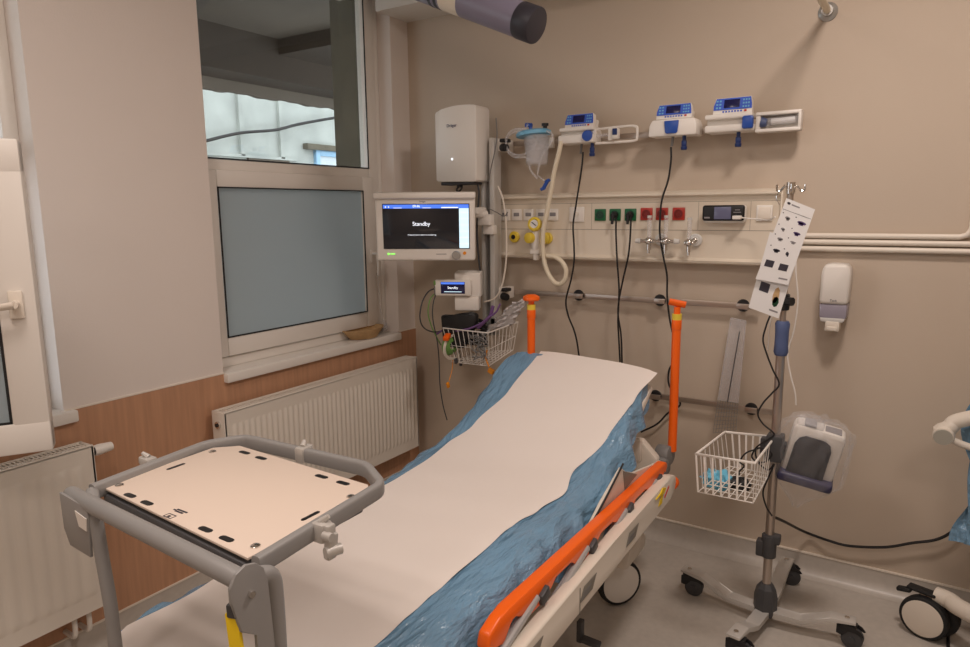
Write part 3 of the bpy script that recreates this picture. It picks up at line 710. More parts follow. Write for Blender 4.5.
wb = thing('equipment_case', 'white box-shaped unit with small dark lettering mounted above the monitor', 'device', (.5, -.2, 1.76))
g = MB()
def arcpoly(x0, x1, yb, yf_, n=10):
    pts = [(x0, yb)]
    for i in range(n + 1):
        t = i / n; pts.append((x0 + (x1 - x0) * t, yf_ - .018 * math.sin(math.pi * (0.15 + .7 * t)) + .01))
    pts.append((x1, yb)); return pts
# front view silhouette with an arched top, then extruded to depth
poly = [(.375, 1.775), (.385, 1.765), (.60, 1.760), (.612, 1.768)]
poly += [(.614, 2.115), (.604, 2.128)]
for i in range(1, 8): t = i / 8; poly.append((.604 - t * .215, 2.128 - .0 + .010 * math.sin(t * math.pi) - t * .012))
poly += [(.380, 2.110), (.374, 2.10)]
g.prism([((x - .375) * 1.04 + .378, z) for x, z in poly], ((0, -.272, 0), (1, 0, 0), (0, 0, 1)), -.125, .006)
g.build('casing', M['plastic_w'], wb)
g = MB(); g.bb(.395, .60, -.255, -.17, 1.748, 1.765, .004); g.build('underside', M['darkgrey'], wb)
g = MB(); g.bb(.46, .60, -.165, -.15, 1.80, 2.05, .003); g.build('mounting_plate', M['alu'], wb)
text('Dräger', .021, (.481, -.2735, 2.038), M['logo'], wb)
g = MB(); g.cyl((.480, -.272, 1.875), (.480, -.2735, 1.875), .006); g.build('indicator_light', M['scr_white'], wb)
g = MB(); g.lathe([(.012, 0), (.014, .01), (.001, .012)], (.50, -.24, 1.748), (0, 0, -1), 12); g.tube([(.50, -.24, 1.745), (.49, -.25, 1.725), (.505, -.255, 1.715), (.52, -.25, 1.73), (.515, -.24, 1.748)], .005, 8); g.build('cable_loop', M['cable'], wb)

# patient monitor
mc = Vector((0.4772,-0.5000,1.5433)); mr = Vector((math.cos(R(31)), math.sin(R(31)), -.005))
mfm = frame_m(mc, mr, (0.04, -.055, 1))
mon = thing('patient_monitor', 'large white patient monitor showing a dark standby screen', 'monitor', (mc.x, mc.y, mc.z - .17))
MW, MH = .480, .325
g = MB(); g.box((0, .012, 0), (MW, .05, MH), None, .012, 3); g.box((0, .05, 0), (MW * .7, .05, MH * .7), None, .015, 3)
g.box((0, .004, MH / 2 - .012), (MW + .006, .07, .03), None, .008, 3)
g.xf(mfm); g.build('housing', M['plastic_w'], mon)
sx0, sx1, sz0, sz1 = -.200, .210, -.100, .108
g = MB(); g.bb(sx0 - .004, sx1 + .004, -.016, -.010, sz0 - .004, sz1 + .004, .001); g.xf(mfm); scr = g.build('screen', M['scr_black'], mon)
def plate(mb, x0, x1, z0, z1, y=-.0175): mb.bb(x0, x1, y, y + .0012, z0, z1); return mb
plate(MB(), sx0, sx1, sz1 - .018, sz1).xf(mfm).build('status_bar', M['scr_blue'], scr)
plate(MB(), sx1 - .046, sx1, sz0, sz1 - .018).xf(mfm).build('side_menu', M['scr_cyan'], scr)
g = plate(MB(), .08, sx1 - .05, sz1 - .0165, sz1 - .012, -.0185); plate(g, -.19, -.185, sz1 - .014, sz1 - .008, -.0185); plate(g, -.175, -.17, sz1 - .014, sz1 - .008, -.0185); plate(g, -.15, -.11, sz1 - .0165, sz1 - .0145, -.0185); plate(g, -.01, .03, sz1 - .0165, sz1 - .0145, -.0185)
for i in range(6): plate(g, sx1 - .046, sx1, sz0 + .03 * i + .02, sz0 + .03 * i + .021, -.0185)
g.xf(mfm).build('screen_marks', M['scr_white'], scr)
text('Standby', .027, mfm @ Vector((-.018, -.018, .016)), M['scr_white'], scr, rot=mfm.to_3x3().to_4x4() @ RX90)
text('Press any key to return to monitoring', .0088, mfm @ Vector((-.016, -.018, -.036)), M['scr_white'], scr, rot=mfm.to_3x3().to_4x4() @ RX90)
text('09:46', .016, mfm @ Vector((-.04, -.0185, sz1 - .008)), M['scr_white'], scr, rot=mfm.to_3x3().to_4x4() @ RX90)
text('Dräger', .011, mfm @ Vector((-.01, -.0135, .122)), M['logo_grey'], mon, rot=mfm.to_3x3().to_4x4() @ RX90)
g = MB(); g.lathe([(.021, 0), (.021, .014), (.018, .018), (.001, .018)], (.148, -.013, -.134), (0, -1, 0), 24); g.xf(mfm).build('control_knob', M['alu'], mon)
g = MB(); g.cyl((-.182, -.013, -.128), (-.182, -.016, -.128), .005); g.bb(-.172, -.15, -.0145, -.013, -.131, -.126); g.xf(mfm).build('power_light', M['led_green'], mon)
g = MB(); g.cyl((.188, -.013, -.125), (.188, -.0155, -.125), .008, seg=16); g.xf(mfm).build('alarm_button', M['amber'], mon)
g = MB(); g.bb(.05, .10, -.0142, -.013, -.131, -.128); g.xf(mfm).build('marking', M['ink3'], mon)

# small vital signs module
dc = Vector((0.5163,-0.3300,1.2351)); dfm = frame_m(dc, (math.cos(R(24)), math.sin(R(24)), 0), (0.02, -.06, 1))
dm = thing('signal_module', 'small white module with a tiny blue standby display under the monitor', 'device', (dc.x, dc.y, dc.z - .08))
g = MB(); g.box((.0, .0, .0), (.185, .035, .080), None, .006); g.xf(dfm).build('front_unit', M['plastic_w'], dm)
g = MB(); g.box((.070, .055, .01), (.135, .09, .13), None, .010, 3); g.box((.065, .04, -.085), (.125, .075, .07), None, .006); g.cyl((.085, .055, .07), (.085, .055, .078), .03, .022)
g.xf(dfm).build('casing', M['plastic_w'], dm)
g = MB(); g.bb(-.062, .062, -.0195, -.0175, -.028, .032, .001); g.xf(dfm); ds = g.build('screen', M['scr_navy'], dm)
g = MB(); g.bb(-.060, .060, -.0205, -.0195, .020, .030); g.xf(dfm).build('status_bar', M['scr_blue'], ds)
g = MB(); g.bb(-.045, .045, -.0205, -.0195, -.020, -.017); g.xf(dfm).build('message_line', M['scr_cyan'], ds)
text('Standby', .017, dfm @ Vector((0, -.021, .002)), M['scr_white'], ds, rot=dfm.to_3x3().to_4x4() @ RX90)
g = MB(); g.box((-.092, -.002, .025), (.016, .03, .022), None, .004); g.xf(dfm).build('green_connector', M['green2'], dm)
g = MB(); g.box((-.092, -.002, -.015), (.014, .026, .045), None, .004); g.xf(dfm).build('sensor_socket', M['midgrey'], dm)

# wire basket under the column
def wire_basket(name, label, m, top, bot, nx, ny, rt=.0035, rw=.0018, slat=None):
    """top, bot: four corners (front-left, front-right, back-right, back-left)"""
    t = thing(name, label, 'basket', tuple(sum((Vector(b) for b in bot), Vector()) / 4))
    top = [Vector(a) for a in top]; bot = [Vector(a) for a in bot]
    MB().tube(top, rt, 8, False, True).build('rim', m, t)
    g = MB(); g.tube(bot, rw * 1.2, 6, False, True)
    mid = [(top[i] * .5 + bot[i] * .5) for i in range(4)]
    if not slat: g.tube(mid, rw, 6, False, True)
    for i in range(4):
        n = nx if i % 2 == 0 else ny; j = (i + 1) % 4
        for k in range(n):
            f_ = (k + (0 if k else 0)) / n
            a = top[i].lerp(top[j], f_); b = bot[i].lerp(bot[j], f_)
            if slat: 
                dirv = (top[j] - top[i]).normalized(); nn = dirv.cross(b - a).normalized()
                g.tube([a, b], (slat, .0015), 4 if False else 8, False, flat=dirv)
            else: g.tube([a, b], rw, 6, False)
    for k in range(1, nx):
        f_ = k / nx; g.tube([bot[0].lerp(bot[1], f_), bot[3].lerp(bot[2], f_)], rw, 6, False)
    for k in range(1, ny):
        f_ = k / ny; g.tube([bot[1].lerp(bot[2], f_), bot[0].lerp(bot[3], f_)], rw, 6, False)
    g.build('wire_mesh', m, t)
    return t
bt = [(0.4673,-0.3600,1.0270), (0.7274,-0.3400,1.0207), (0.7781,-0.1300,1.0500), (0.5061,-0.1300,1.0393)]
bb_ = [(0.5058,-0.3400,0.8491), (0.7189,-0.3200,0.8485), (0.7594,-0.1500,0.9044), (0.5425,-0.1500,0.8713)]
wk = wire_basket('wire_basket', 'white wire basket full of cables below the small module', M['plastic_w'], bt, bb_, 9, 8)
g = MB(); g.bb(.62, .68, -.19, -.15, .98, 1.07, .003); g.build('hanger', M['alu'], wk)
# contents
ctr = (Vector(bt[0]) + Vector(bt[1]) + Vector(bt[2]) + Vector(bt[3])) / 4
cb = MB()
for k in range(9):
    a = random.uniform(0, 6.28); pts = []
    for i in range(12):
        a += .75; pts.append((ctr.x - .02 + .075 * math.cos(a) * random.uniform(.6, 1), ctr.y - .03 + .055 * math.sin(a) * random.uniform(.6, 1), ctr.z - .09 + .016 * k * .9 + random.uniform(-.01, .01)))
    cb.tube(pts, .006, 7)
tag(cb.build('cable_bundle', M['cable']), 'tangled black cable bundle stuffed in the wire basket', 'cable')
cu = MB(); q = Vector((0.5009,-0.3000,1.0522))
cu.prism([(-.05, -.12), (.06, -.13), (.13, .0), (.135, .05), (.10, .065), (.03, .035), (-.06, .04)], (q, (1, .2, 0), (0, 0, 1)), .05, .012)
tag(cu.build('pressure_cuff', M['black']), 'folded black cuff standing in the wire basket under the small module', 'cuff')
cable('lead_cable', [(0.798,-0.340,1.170),(0.775,-0.340,1.129),(0.728,-0.340,1.096),(0.681,-0.340,1.062),(0.608,-0.340,1.031),(0.528,-0.340,1.014),(0.459,-0.340,1.013),(0.413,-0.340,0.988)], 'purple cable draped over the front of the wire basket', .005, 'purple')
cable('lead_cable', [(0.733,-0.300,1.151),(0.715,-0.300,1.100),(0.679,-0.300,1.066),(0.642,-0.300,1.033)], 'short purple cable end lying on the basket contents', .009, 'purple')
cable('lead_cable', [(0.420,-0.349,1.229),(0.420,-0.417,1.216),(0.420,-0.469,1.166),(0.420,-0.488,1.093),(0.420,-0.457,1.038),(0.420,-0.374,1.004),(0.420,-0.269,0.999),(0.420,-0.177,0.985)], 'dark lead curving left from the small module to the basket', .0035, 'darkgrey')
cable('lead_cable', [(0.420,-0.341,1.218),(0.420,-0.378,1.145),(0.420,-0.381,1.068),(0.420,-0.350,0.958),(0.420,-0.336,0.850),(0.420,-0.332,0.714),(0.420,-0.309,0.599),(0.420,-0.275,0.507)], 'thin dark lead hanging from the small module to below the basket', .003, 'darkgrey')
cable('lead_cable', [(0.420,-0.367,1.200),(0.420,-0.402,1.174),(0.420,-0.421,1.114),(0.420,-0.398,1.044),(0.420,-0.358,0.981),(0.420,-0.316,0.926)], 'pale green lead beside the small module', .003, 'green2')
gc = MB(); q = Vector((0.5000,-0.3469,0.9391))
for k in range(5):
    pts = [q + Vector((.0 + .008 * k, .064 * math.cos(a * .5236), .048 * math.sin(a * .5236))) * (1 - .12 * k) for a in range(12)]
    gc.tube(pts, .006 if k else .005, 7, True, True, 4)
tag(gc.build('green_lead_coil', M['green2']), 'coiled light green lead hanging on the left end of the wire basket', 'cable')
wc = MB()
for k in range(3):
    pts = [q + Vector((.02, (.086 - .008 * k) * math.cos(a * .5236), -.008 + (.064 - .004 * k) * math.sin(a * .5236))) for a in range(12)]
    wc.tube(pts, .0025, 6, True, True, 4)
tag(wc.build('white_lead_coil', M['trim']), 'thin white lead coil around the green lead coil', 'cable')
oc = MB(); oc.box((0.5200,-0.3995,0.9912), (.03, .05, .022), (.3, 0, .3), .005)
tag(oc.build('orange_connector', M['orange']), 'dull orange connector above the green lead coil', 'connector')
yc = MB(); yc.box((0.5200,-0.3987,0.7419), (.012, .018, .03), (.3, 0, 0), .003); yc.tube([(0.5200,-0.3893,0.7609), (0.5200,-0.3612,0.8128), (0.5200,-0.3508,0.8633)], .002, 6)
tag(yc.build('electrode_clip', M['amber']), 'small yellow clip hanging lowest under the green lead coil', 'clip')
bcx = MB(); bcx.box((0.5400,-0.3526,0.8606), (.012, .02, .028), (.2, 0, 0), .003); bcx.box((0.5400,-0.3080,0.8415), (.012, .016, .03), (-.2, 0, 0), .003); bcx.tube([(0.5400,-0.3520,0.8814), (0.5400,-0.3774,0.9225)], .002, 6); bcx.tube([(0.5400,-0.3073,0.8678), (0.5400,-0.3242,0.9130)], .002, 6)
tag(bcx.build('electrode_clip', M['darkgrey']), 'pair of dark clips hanging beside the white lead coil', 'clip')
oc = MB(); oc.box((0.7368,-0.3300,0.8269), (.032, .02, .026), (0, .4, 0), .005); oc.tube([(0.7251,-0.3300,0.8461), (0.7078,-0.3300,0.8903), (0.7142,-0.3300,0.9318)], .004, 6)
tag(oc.build('electrode_clip', M['amber']), 'bright orange clip hanging lowest under the basket front', 'clip')
gb = MB()
for k in range(7):
    x_ = 472 + k * 3
    pts = [Vector((0.6808,-0.3600,0.9844)) + Vector((random.uniform(-.05, .06), random.uniform(-.01, .01), -.025 * i + random.uniform(-.012, .012) + .03)) * 1 for i in range(6)]
    gb.tube(pts, .003, 6)
tag(gb.build('lead_cable', M['midgrey']), 'tangle of grey leads hanging over the front of the wire basket', 'cable')
# crumpled white plastic bag / tissue
def bagf(u, v):
    a = Vector((0.7060,-0.2200,1.0157)); b = Vector((0.8244,-0.1800,1.1730)); c0 = Vector((0.6636,-0.2500,0.9333)); 
    x = a + (b - a) * u * 1.0 + Vector((-.062, -.035, -.02)) * (v - .5) * 2 * (1 - .45 * u)
    x += Vector((0, -1, .3)) * .012 * math.sin(u * 23 + v * 9) + Vector((.004 * math.sin(17 * v), 0, .004 * math.sin(31 * u)))
    return x
g = MB().grid(bagf, 16, 10); 
o = tag(g.build('plastic_bag', M['clear2'], ang=20), 'crumpled white plastic bag sticking out of the right of the wire basket', 'bag')
md = o.modifiers.new('s', 'SOLIDIFY'); md.thickness = .004
o.data.materials[0] = mat('white crinkled film', (225, 220, 218), .35, alpha=.85)

# ------------------------------------------------------------------ catheter holder on the low rail
ch = thing('catheter_holder', 'tall clear plastic holder with wire mesh foot on the low wall rail', 'holder', (1.84, -.06, .6))
a0, a1, a2, a3 = [Vector(v) for v in ((1.8204,-0.0600,1.1405), (1.8841,-0.0600,1.1321), (1.8685,-0.0600,0.7599), (1.7812,-0.0600,0.7612))]
def slab(mb, c4, th, off=0):
    n = Vector((0, -1, 0)); vs = [mb.bm.verts.new(Vector(c) + n * off) for c in c4] + [mb.bm.verts.new(Vector(c) + n * (off + th)) for c in c4]
    for f_ in ((0, 1, 2, 3), (7, 6, 5, 4), (0, 4, 5, 1), (1, 5, 6, 2), (2, 6, 7, 3), (3, 7, 4, 0)): mb.bm.faces.new([vs[i] for i in f_])
    return mb
slab(MB(), (a0, a1, a2, a3), .003).build('back_sheet', M['clear2'], ch)
g = MB(); g.tube([a0, a3], .003, 6, False); g.tube([a1, a2], .003, 6, False); g.tube([a0, a1], .003, 6, False); g.build('edge_strip', M['clear2'], ch)
g = MB(); g.tube([a1.lerp(a0, .35) + Vector((0, -.01, -.05)), a1.lerp(a2, .5).lerp(a0.lerp(a3, .5), .4) + Vector((0, -.01, 0)), a2.lerp(a3, .5) + Vector((0, -.01, 0))], .0022, 6); g.build('guide_wire', M['darkgrey'], ch)
b2, b3 = Vector((1.8702,-0.0800,0.6403)), Vector((1.7707,-0.0800,0.6094))
g = MB()
for k in range(9): f_ = k / 8; g.tube([a3.lerp(a2, f_), b3.lerp(b2, f_)], .0014, 5, False)
for k in range(9): f_ = k / 8; g.tube([a3.lerp(b3, f_), a2.lerp(b2, f_)], .0014, 5, False)
g.build('mesh_pocket', M['wire'], ch)

# ------------------------------------------------------------------ IV pole
B = Vector((2.10, -.49, 0))
iv = thing('iv_stand', 'wheeled chrome stand with blue grip beside the gurney head', 'stand', (2.10, -.49, 0))
ends = [Vector(v) for v in ((1.7837,-0.4245,0.1000), (2.1183,-0.1268,0.1000), (2.3828,-0.4705,0.1000), (2.0525,-0.7750,0.1000))]
for e in ends:
    d = (e - B); d.z = 0; L = d.length; u = d.normalized(); s_ = Vector((-u.y, u.x, 0))
    e0 = B + u * .02
    g = MB(); pr = [(0, .045), (0, .075), (L * .45, .062), (L * .62, .085), (L * .8, .108), (L + .03, .108), (L + .03, .096), (L * .8, .094), (L * .62, .066), (L * .45, .045)]
    g.prism(pr, (B + s_ * .026, u, (0, 0, 1)), .052, .004); g.build('leg', M['alu2'], iv)
    c = B + u * L
    g = MB(); g.cyl((c.x, c.y, .108), (c.x, c.y, .113), .009, seg=12); g.build('screw', M['chrome'], iv)
    cs = MB(); wdir = Vector((.84, random.uniform(-.1, .5), 0)).normalized(); ax = Vector((-wdir.y, wdir.x, 0))
    c2 = c + wdir * .022
    cs.cyl((c.x, c.y, .096), (c.x, c.y, .075), .016); 
    cs.prism([(-.03, .05), (-.03, .085), (-.01, .094), (.02, .092), (.05, .078), (.062, .064), (.056, .06), (.035, .07), (.01, .07), (-.01, .045)], (c + ax * .022, wdir, (0, 0, 1)), -.006 if False else .006, .001)
    cs.prism([(-.03, .05), (-.03, .085), (-.01, .094), (.02, .092), (.05, .078), (.062, .064), (.056, .06), (.035, .07), (.01, .07), (-.01, .045)], (c - ax * .016, wdir, (0, 0, 1)), .006, .001)
    cs.box((c.x + wdir.x * .01, c.y + wdir.y * .01, .085), (.05, .04, .014), (0, 0, math.atan2(wdir.y, wdir.x)), .004)
    co = cs.build('caster', M['black'], iv)
    wv = MB()
    for sgn in (-1, 1):
        cc = c2 + ax * sgn * .011; cc.z = .0375
        wv.cyl(cc - ax * .008, cc + ax * .008, .0372, seg=28, bev=.004)
    wv.cyl(c2 - ax * .024 + Vector((0, 0, .0375)), c2 + ax * .024 + Vector((0, 0, .0375)), .012, seg=14)
    wv.build('wheel', M['darkgrey'], co)
g = MB(); g.lathe([(.04, .045), (.044, .06), (.044, .12), (.036, .155), (.022, .175), (.001, .176)], B, (0, 0, 1), 8); g.build('hub', M['darkgrey'], iv, 20)
g = MB(); g.cyl((B.x, B.y, .07), (B.x, B.y, 1.10), .0165, seg=24); g.build('lower_pole', M['steel'], iv)
g = MB(); g.cyl((B.x, B.y, 1.05), (B.x, B.y, 1.70), .011, seg=20); g.build('upper_pole', M['steel'], iv)
g = MB(); g.cyl((B.x, B.y, .285), (B.x, B.y, .375), .028, seg=16, bev=.004); g.bb(B.x - .045, B.x + .02, B.y - .02, B.y + .02, .285, .35, .006); g.bb(B.x - .02, B.x + .04, B.y - .02, B.y + .02, .345, .38, .005); g.build('height_clamp', M['darkgrey'], iv)
g = MB(); g.lathe([(.021, 1.082), (.026, 1.095), (.024, 1.12), (.024, 1.17), (.026, 1.2), (.021, 1.21)], B, (0, 0, 1), 20); g.build('grip', M['slate'], iv)
g = MB(); g.cyl((B.x, B.y, 1.25), (B.x, B.y, 1.31), .020, seg=16, bev=.004); g.cyl((B.x + .012, B.y - .01, 1.285), (B.x + .032, B.y - .02, 1.285), .016, seg=8); g.build('collar', M['black'], iv)
g = MB(); g.cyl((B.x, B.y, 1.69), (B.x, B.y, 1.73), .016)
for a in (0.2, 1.77, 3.34, 4.9):
    dx, dy = math.cos(a), math.sin(a)
    g.tube([(B.x, B.y, 1.715), (B.x + dx * .02, B.y + dy * .02, 1.715), (B.x + dx * .032, B.y + dy * .032, 1.700), (B.x + dx * .045, B.y + dy * .045, 1.702), (B.x + dx * .046, B.y + dy * .046, 1.722)], .0035, 8)
g.xf(Matrix.Translation((0, 0, -.022)));g.build('hook', M['chrome'], iv)
g = MB(); g.bb(B.x - .028, B.x + .03, B.y - .04, B.y + .028, .68, .78, .005); g.bb(B.x - .05, B.x - .02, B.y - .02, B.y + .02, .70, .76, .004); g.build('basket_clamp', M['darkgrey'], iv)
# basket hanging on the stand
bk = wire_basket('storage_basket', 'white slatted storage basket hung on the wheeled stand', M['plastic_w'],
    [(1.8910,-0.8056,0.7600), (2.0868,-0.7903,0.7600), (2.0945,-0.4683,0.7600), (1.9186,-0.5040,0.7600)],
    [(1.9034,-0.8046,0.6200), (2.0896,-0.8008,0.6200), (2.0858,-0.4963,0.6200), (1.9368,-0.4895,0.6200)], 7, 7, .005, .002, .0035)
def blob(name, label, cat, c, s, m, seed, n=14, amp=.25):
    random.seed(seed); g = MB(); g.sphere((0, 0, 0), 1, seg=n * 2)
    for v in g.bm.verts:
        k = 1 + amp * math.sin(v.co.x * 7 + seed) * math.cos(v.co.y * 6 + seed * 2) + amp * .5 * math.sin(v.co.z * 13 + v.co.x * 11)
        v.co = Vector((v.co.x * s[0] * k, v.co.y * s[1] * k, v.co.z * s[2] * k)) + Vector(c)
    return tag(g.build(name, m, ang=25), label, cat)
blob('film_packet', 'light blue film packet lying in the slatted storage basket', 'packet', (1.9278,-0.6200,0.6058), (.055, .045, .035), M['glove'], 3)
blob('pulse_sensor', 'black finger sensor lying in the slatted storage basket', 'sensor', (2.0041,-0.6200,0.6062), (.042, .035, .026), M['black'], 5, amp=.12)

# cables on the stand
cable('sensor_cable', [(2.062,-0.530,1.231),(2.051,-0.530,1.193),(2.043,-0.530,1.140),(2.060,-0.530,1.086),(2.083,-0.530,1.032),(2.107,-0.530,0.982),(2.085,-0.530,0.945),(2.056,-0.530,0.903),(2.040,-0.530,0.858),(2.060,-0.530,0.823),(2.100,-0.530,0.791),(2.077,-0.530,0.763),(2.043,-0.530,0.730),(2.027,-0.530,0.691),(2.043,-0.530,0.674),(2.075,-0.530,0.677),(2.097,-0.530,0.712),(2.068,-0.530,0.730),(2.040,-0.530,0.717),(2.050,-0.530,0.672),(2.087,-0.530,0.648),(2.107,-0.530,0.675),(2.089,-0.530,0.616),(2.074,-0.530,0.557),(2.088,-0.530,0.504),(2.111,-0.530,0.470)], 'black cable winding down the chrome pole of the stand', .0032)
cable('sensor_cable', [(2.049,-0.560,0.732),(2.018,-0.560,0.715),(2.001,-0.560,0.696),(1.991,-0.560,0.670),(2.007,-0.560,0.657),(1.990,-0.560,0.630),(1.998,-0.560,0.608)], 'thin black lead drooping into the storage basket', .003)
cable('power_cable', [(2.098,-0.450,0.435),(2.126,-0.300,0.356),(2.173,-0.040,0.215),(2.273,-0.040,0.199),(2.350,-0.040,0.197),(2.477,-0.040,0.226),(2.569,-0.040,0.269),(2.644,-0.040,0.302),(2.691,-0.040,0.344),(2.725,-0.040,0.398)], 'black cable sagging along the back wall to the right', .006)
cable('drip_line', [(2.095,-0.300,1.628),(2.103,-0.300,1.497),(2.106,-0.300,1.382),(2.120,-0.300,1.267),(2.113,-0.300,1.148),(2.096,-0.300,1.059),(2.108,-0.300,0.980),(2.131,-0.300,0.902),(2.138,-0.300,0.850)], 'thin white line hanging in front of the wall right of the stand', .0028, 'plastic_w')
cable('drip_line', [(2.061,-0.300,1.553),(2.056,-0.300,1.458),(2.041,-0.300,1.262),(2.024,-0.300,1.161),(2.022,-0.300,1.060)], 'thin white line hanging behind the laminated sheets', .0025, 'plastic_w')

# laminated instruction sheets
def sheet(label, corners, y, marks):
    tl, tr_, br, bl = [Vector(v) for v in corners]
    t = thing('instruction_sheet', label, 'sheet', tuple(bl.lerp(br, .5)), group='laminated sheets on the stand')
    def pt(u, v): return tl.lerp(tr_, u).lerp(bl.lerp(br, u), v)
    n = (tr_ - tl).cross(bl - tl).normalized(); n = n if n.y < 0 else -n
    g = MB(); vs = [g.bm.verts.new(pt(u, v)) for u, v in ((0, 0), (1, 0), (1, 1), (0, 1))]; ws = [g.bm.verts.new(v.co - n * .0015) for v in vs]
    for f_ in ((0, 1, 2, 3), (4, 7, 6, 5), (0, 4, 5, 1), (1, 5, 6, 2), (2, 6, 7, 3), (3, 7, 4, 0)): g.bm.faces.new([(vs + ws)[i] for i in f_])
    g.build('laminated_card', M['card'], t)
    for (u, v, du, dv, k_, sh) in marks:
        g = MB()
        if sh == 'r': q_ = [(u, v), (u + du, v), (u + du, v + dv), (u, v + dv)]
        else: q_ = [(u + du / 2 + du / 2 * math.cos(a * .7854), v + dv / 2 + dv / 2 * math.sin(a * .7854)) for a in range(8)]
        g.bm.faces.new([g.bm.verts.new(pt(a, b) + n * .0006) for a, b in q_])
        g.build('printed_figure', M[k_], t)
    return t, pt, n, (tr_ - tl).normalized(), (tl - bl).normalized()
mk = [(.08, .03, .12, .03, 'ink', 'o'), (.24, .04, .28, .016, 'ink3', 'r'), (.02, .125, .96, .004, 'ink', 'r')]
for i, (v0, shapes) in enumerate(((.16, (('ink3', .18, .035), ('ink2', .30, .04))), (.30, (('ink3', .14, .03), ('ink2', .24, .035))), (.42, (('ink3', .2, .03), ('ink3', .2, .022))), (.56, (('ink', .24, .035), ('ink', .09, .05))))):
    for j, (k_, w__, h__) in enumerate(shapes):
        mk.append((.18 + .42 * j, v0 + .03, w__, h__, k_, 'o')); mk.append((.06 + .44 * j, v0, .035, .012, 'ink', 'r'))
        mk.append((.24 + .42 * j, v0 + .045, w__ * .5, h__ * .9, k_, 'r'))
mk += [(.10, .74, .27, .085, 'ink', 'r'), (.55, .75, .27, .085, 'ink', 'r'), (.66, .925, .27, .02, 'ink3', 'r')]
sA = sheet('upper laminated instruction sheet hanging on the hook of the stand', ((2.0930,-0.5250,1.6525), (2.1868,-0.5250,1.6118), (2.1155,-0.5250,1.3462), (2.0043,-0.5250,1.3627)), -.52, mk)
mk2 = [(.32, .42, .18, .06, 'ink', 'o'), (.58, .43, .3, .07, 'ink', 'r'), (.16, .62, .30, .12, 'ink', 'r'), (.62, .62, .2, .22, 'tan', 'o'), (.66, .74, .2, .14, 'green_d', 'o'), (.64, .92, .28, .022, 'ink3', 'r')]
sB = sheet('lower laminated instruction sheet half covered by the upper one', ((2.0422,-0.5100,1.5330), (2.1504,-0.5100,1.4954), (2.0883,-0.5100,1.2208), (1.9822,-0.5100,1.2541)), -.505, mk2)
g = MB(); g.tube([(2.085, -.52, 1.70), (2.06, -.525, 1.66), (2.07, -.525, 1.63)], .0018, 6); g.build('hanging_loop', M['chrome'], sA[0])

# bagged device on the stand
dv = thing('bedside_device', 'white and dark blue device wrapped in clear plastic on the stand', 'device', (2.22, -.5, .58))
dcn = Vector((2.2262,-0.5000,0.7157)); dvf = frame_m(dcn, (.90, .12, -.16), (.17, -.25, 1))
g = MB()
g.prism([(-.088, -.10), (.092, -.10), (.094, .098), (.080, .114), (-.072, .120), (-.084, .104)], ((0, 0, 0), (1, 0, 0), (0, 0, 1)), -.07, .014)
g.xf(dvf).build('casing', M['plastic_w'], dv)
g = MB(); g.prism([(-.070, -.085), (.058, -.085), (.058, .045), (.050, .070), (.030, .084), (-.036, .086), (-.056, .072), (-.066, .045)], ((0, -.004, 0), (1, 0, 0), (0, 0, 1)), .008, .003); g.xf(dvf).build('screen', M['devscr'], dv)
g = MB(); g.bb(-.094, .096, -.030, .05, -.122, -.082, .012, 3); g.xf(dvf).build('base', M['devbase'], dv)
g = MB(); g.box((-.03, .03, .122), (.09, .05, .022), None, .008, 3); g.xf(dvf).build('top_ridge', M['clear2'], dv)
g = MB(); g.bb(-.05, -.01, .005, .055, .120, .126, .002); g.bb(.02, .075, .012, .05, .112, .117, .001); g.xf(dvf).build('top_marking', M['ink3'], dv)
g = MB(); g.bb(-.03, .03, -.006, -.0045, -.01, .045, .001); g.xf(dvf).build('display', M['lcdgrey'], dv)
g = MB(); g.bb(-.11, -.085, .03, .06, -.06, 0, .004); g.xf(dvf).build('pole_clamp', M['darkgrey'], dv)
def bagpt(u, v):
    a = 2 * math.pi * u; prof_ = [(.010, -.25), (.03, -.215), (.085, -.155), (.125, -.10), (.128, 0), (.124, .08), (.110, .125), (.06, .155), (.004, .15)]
    t = v * (len(prof_) - 1); i = min(int(t), len(prof_) - 2); f_ = t - i
    r_ = prof_[i][0] * (1 - f_) + prof_[i + 1][0] * f_; z_ = prof_[i][1] * (1 - f_) + prof_[i + 1][1] * f_
    r_ *= 1 + .06 * math.sin(5 * a + 9 * v) + .05 * math.sin(11 * a - 17 * v) + .03 * math.sin(23 * a + 31 * v)
    z_ += .008 * math.sin(7 * a + 12 * v)
    return dvf @ Vector((r_ * math.cos(a), .02 + r_ * .55 * math.sin(a), z_))
g = MB().grid(bagpt, 56, 34); bmesh.ops.remove_doubles(g.bm, verts=g.bm.verts[:], dist=1e-4)
tag(g.build('dust_bag', M['clear'], ang=18), 'clear plastic bag pulled over the bedside device', 'bag')

# ------------------------------------------------------------------ soap dispenser
so = thing('soap_dispenser', 'white wall soap dispenser with smoky window on the beige wall', 'dispenser', (2.224, -.05, 1.08))
SOX = Matrix.Translation((.004, 0, 0)) @ Matrix.Translation((2.22, 0, 0)) @ Matrix.Diagonal((.93, 1, 1, 1)) @ Matrix.Translation((-2.22, 0, 0))
def rr(x0, x1, n=6, r=.02, d=.11):
    return None
g = MB(); g.prism([(2.163, 1.232), (2.277, 1.232), (2.281, 1.36), (2.272, 1.388), (2.255, 1.395), (2.19, 1.395), (2.173, 1.388), (2.164, 1.36)], ((0, -.108, 0), (1, 0, 0), (0, 0, 1)), -.108, .014); g.xf(SOX).build('cover', M['plastic_w'], so, 50)
g = MB(); g.prism([(2.168, 1.172), (2.272, 1.172), (2.276, 1.233), (2.164, 1.233)], ((0, -.100, 0), (1, 0, 0), (0, 0, 1)), -.10, .008); g.xf(SOX).build('window', M['soapwin'], so)
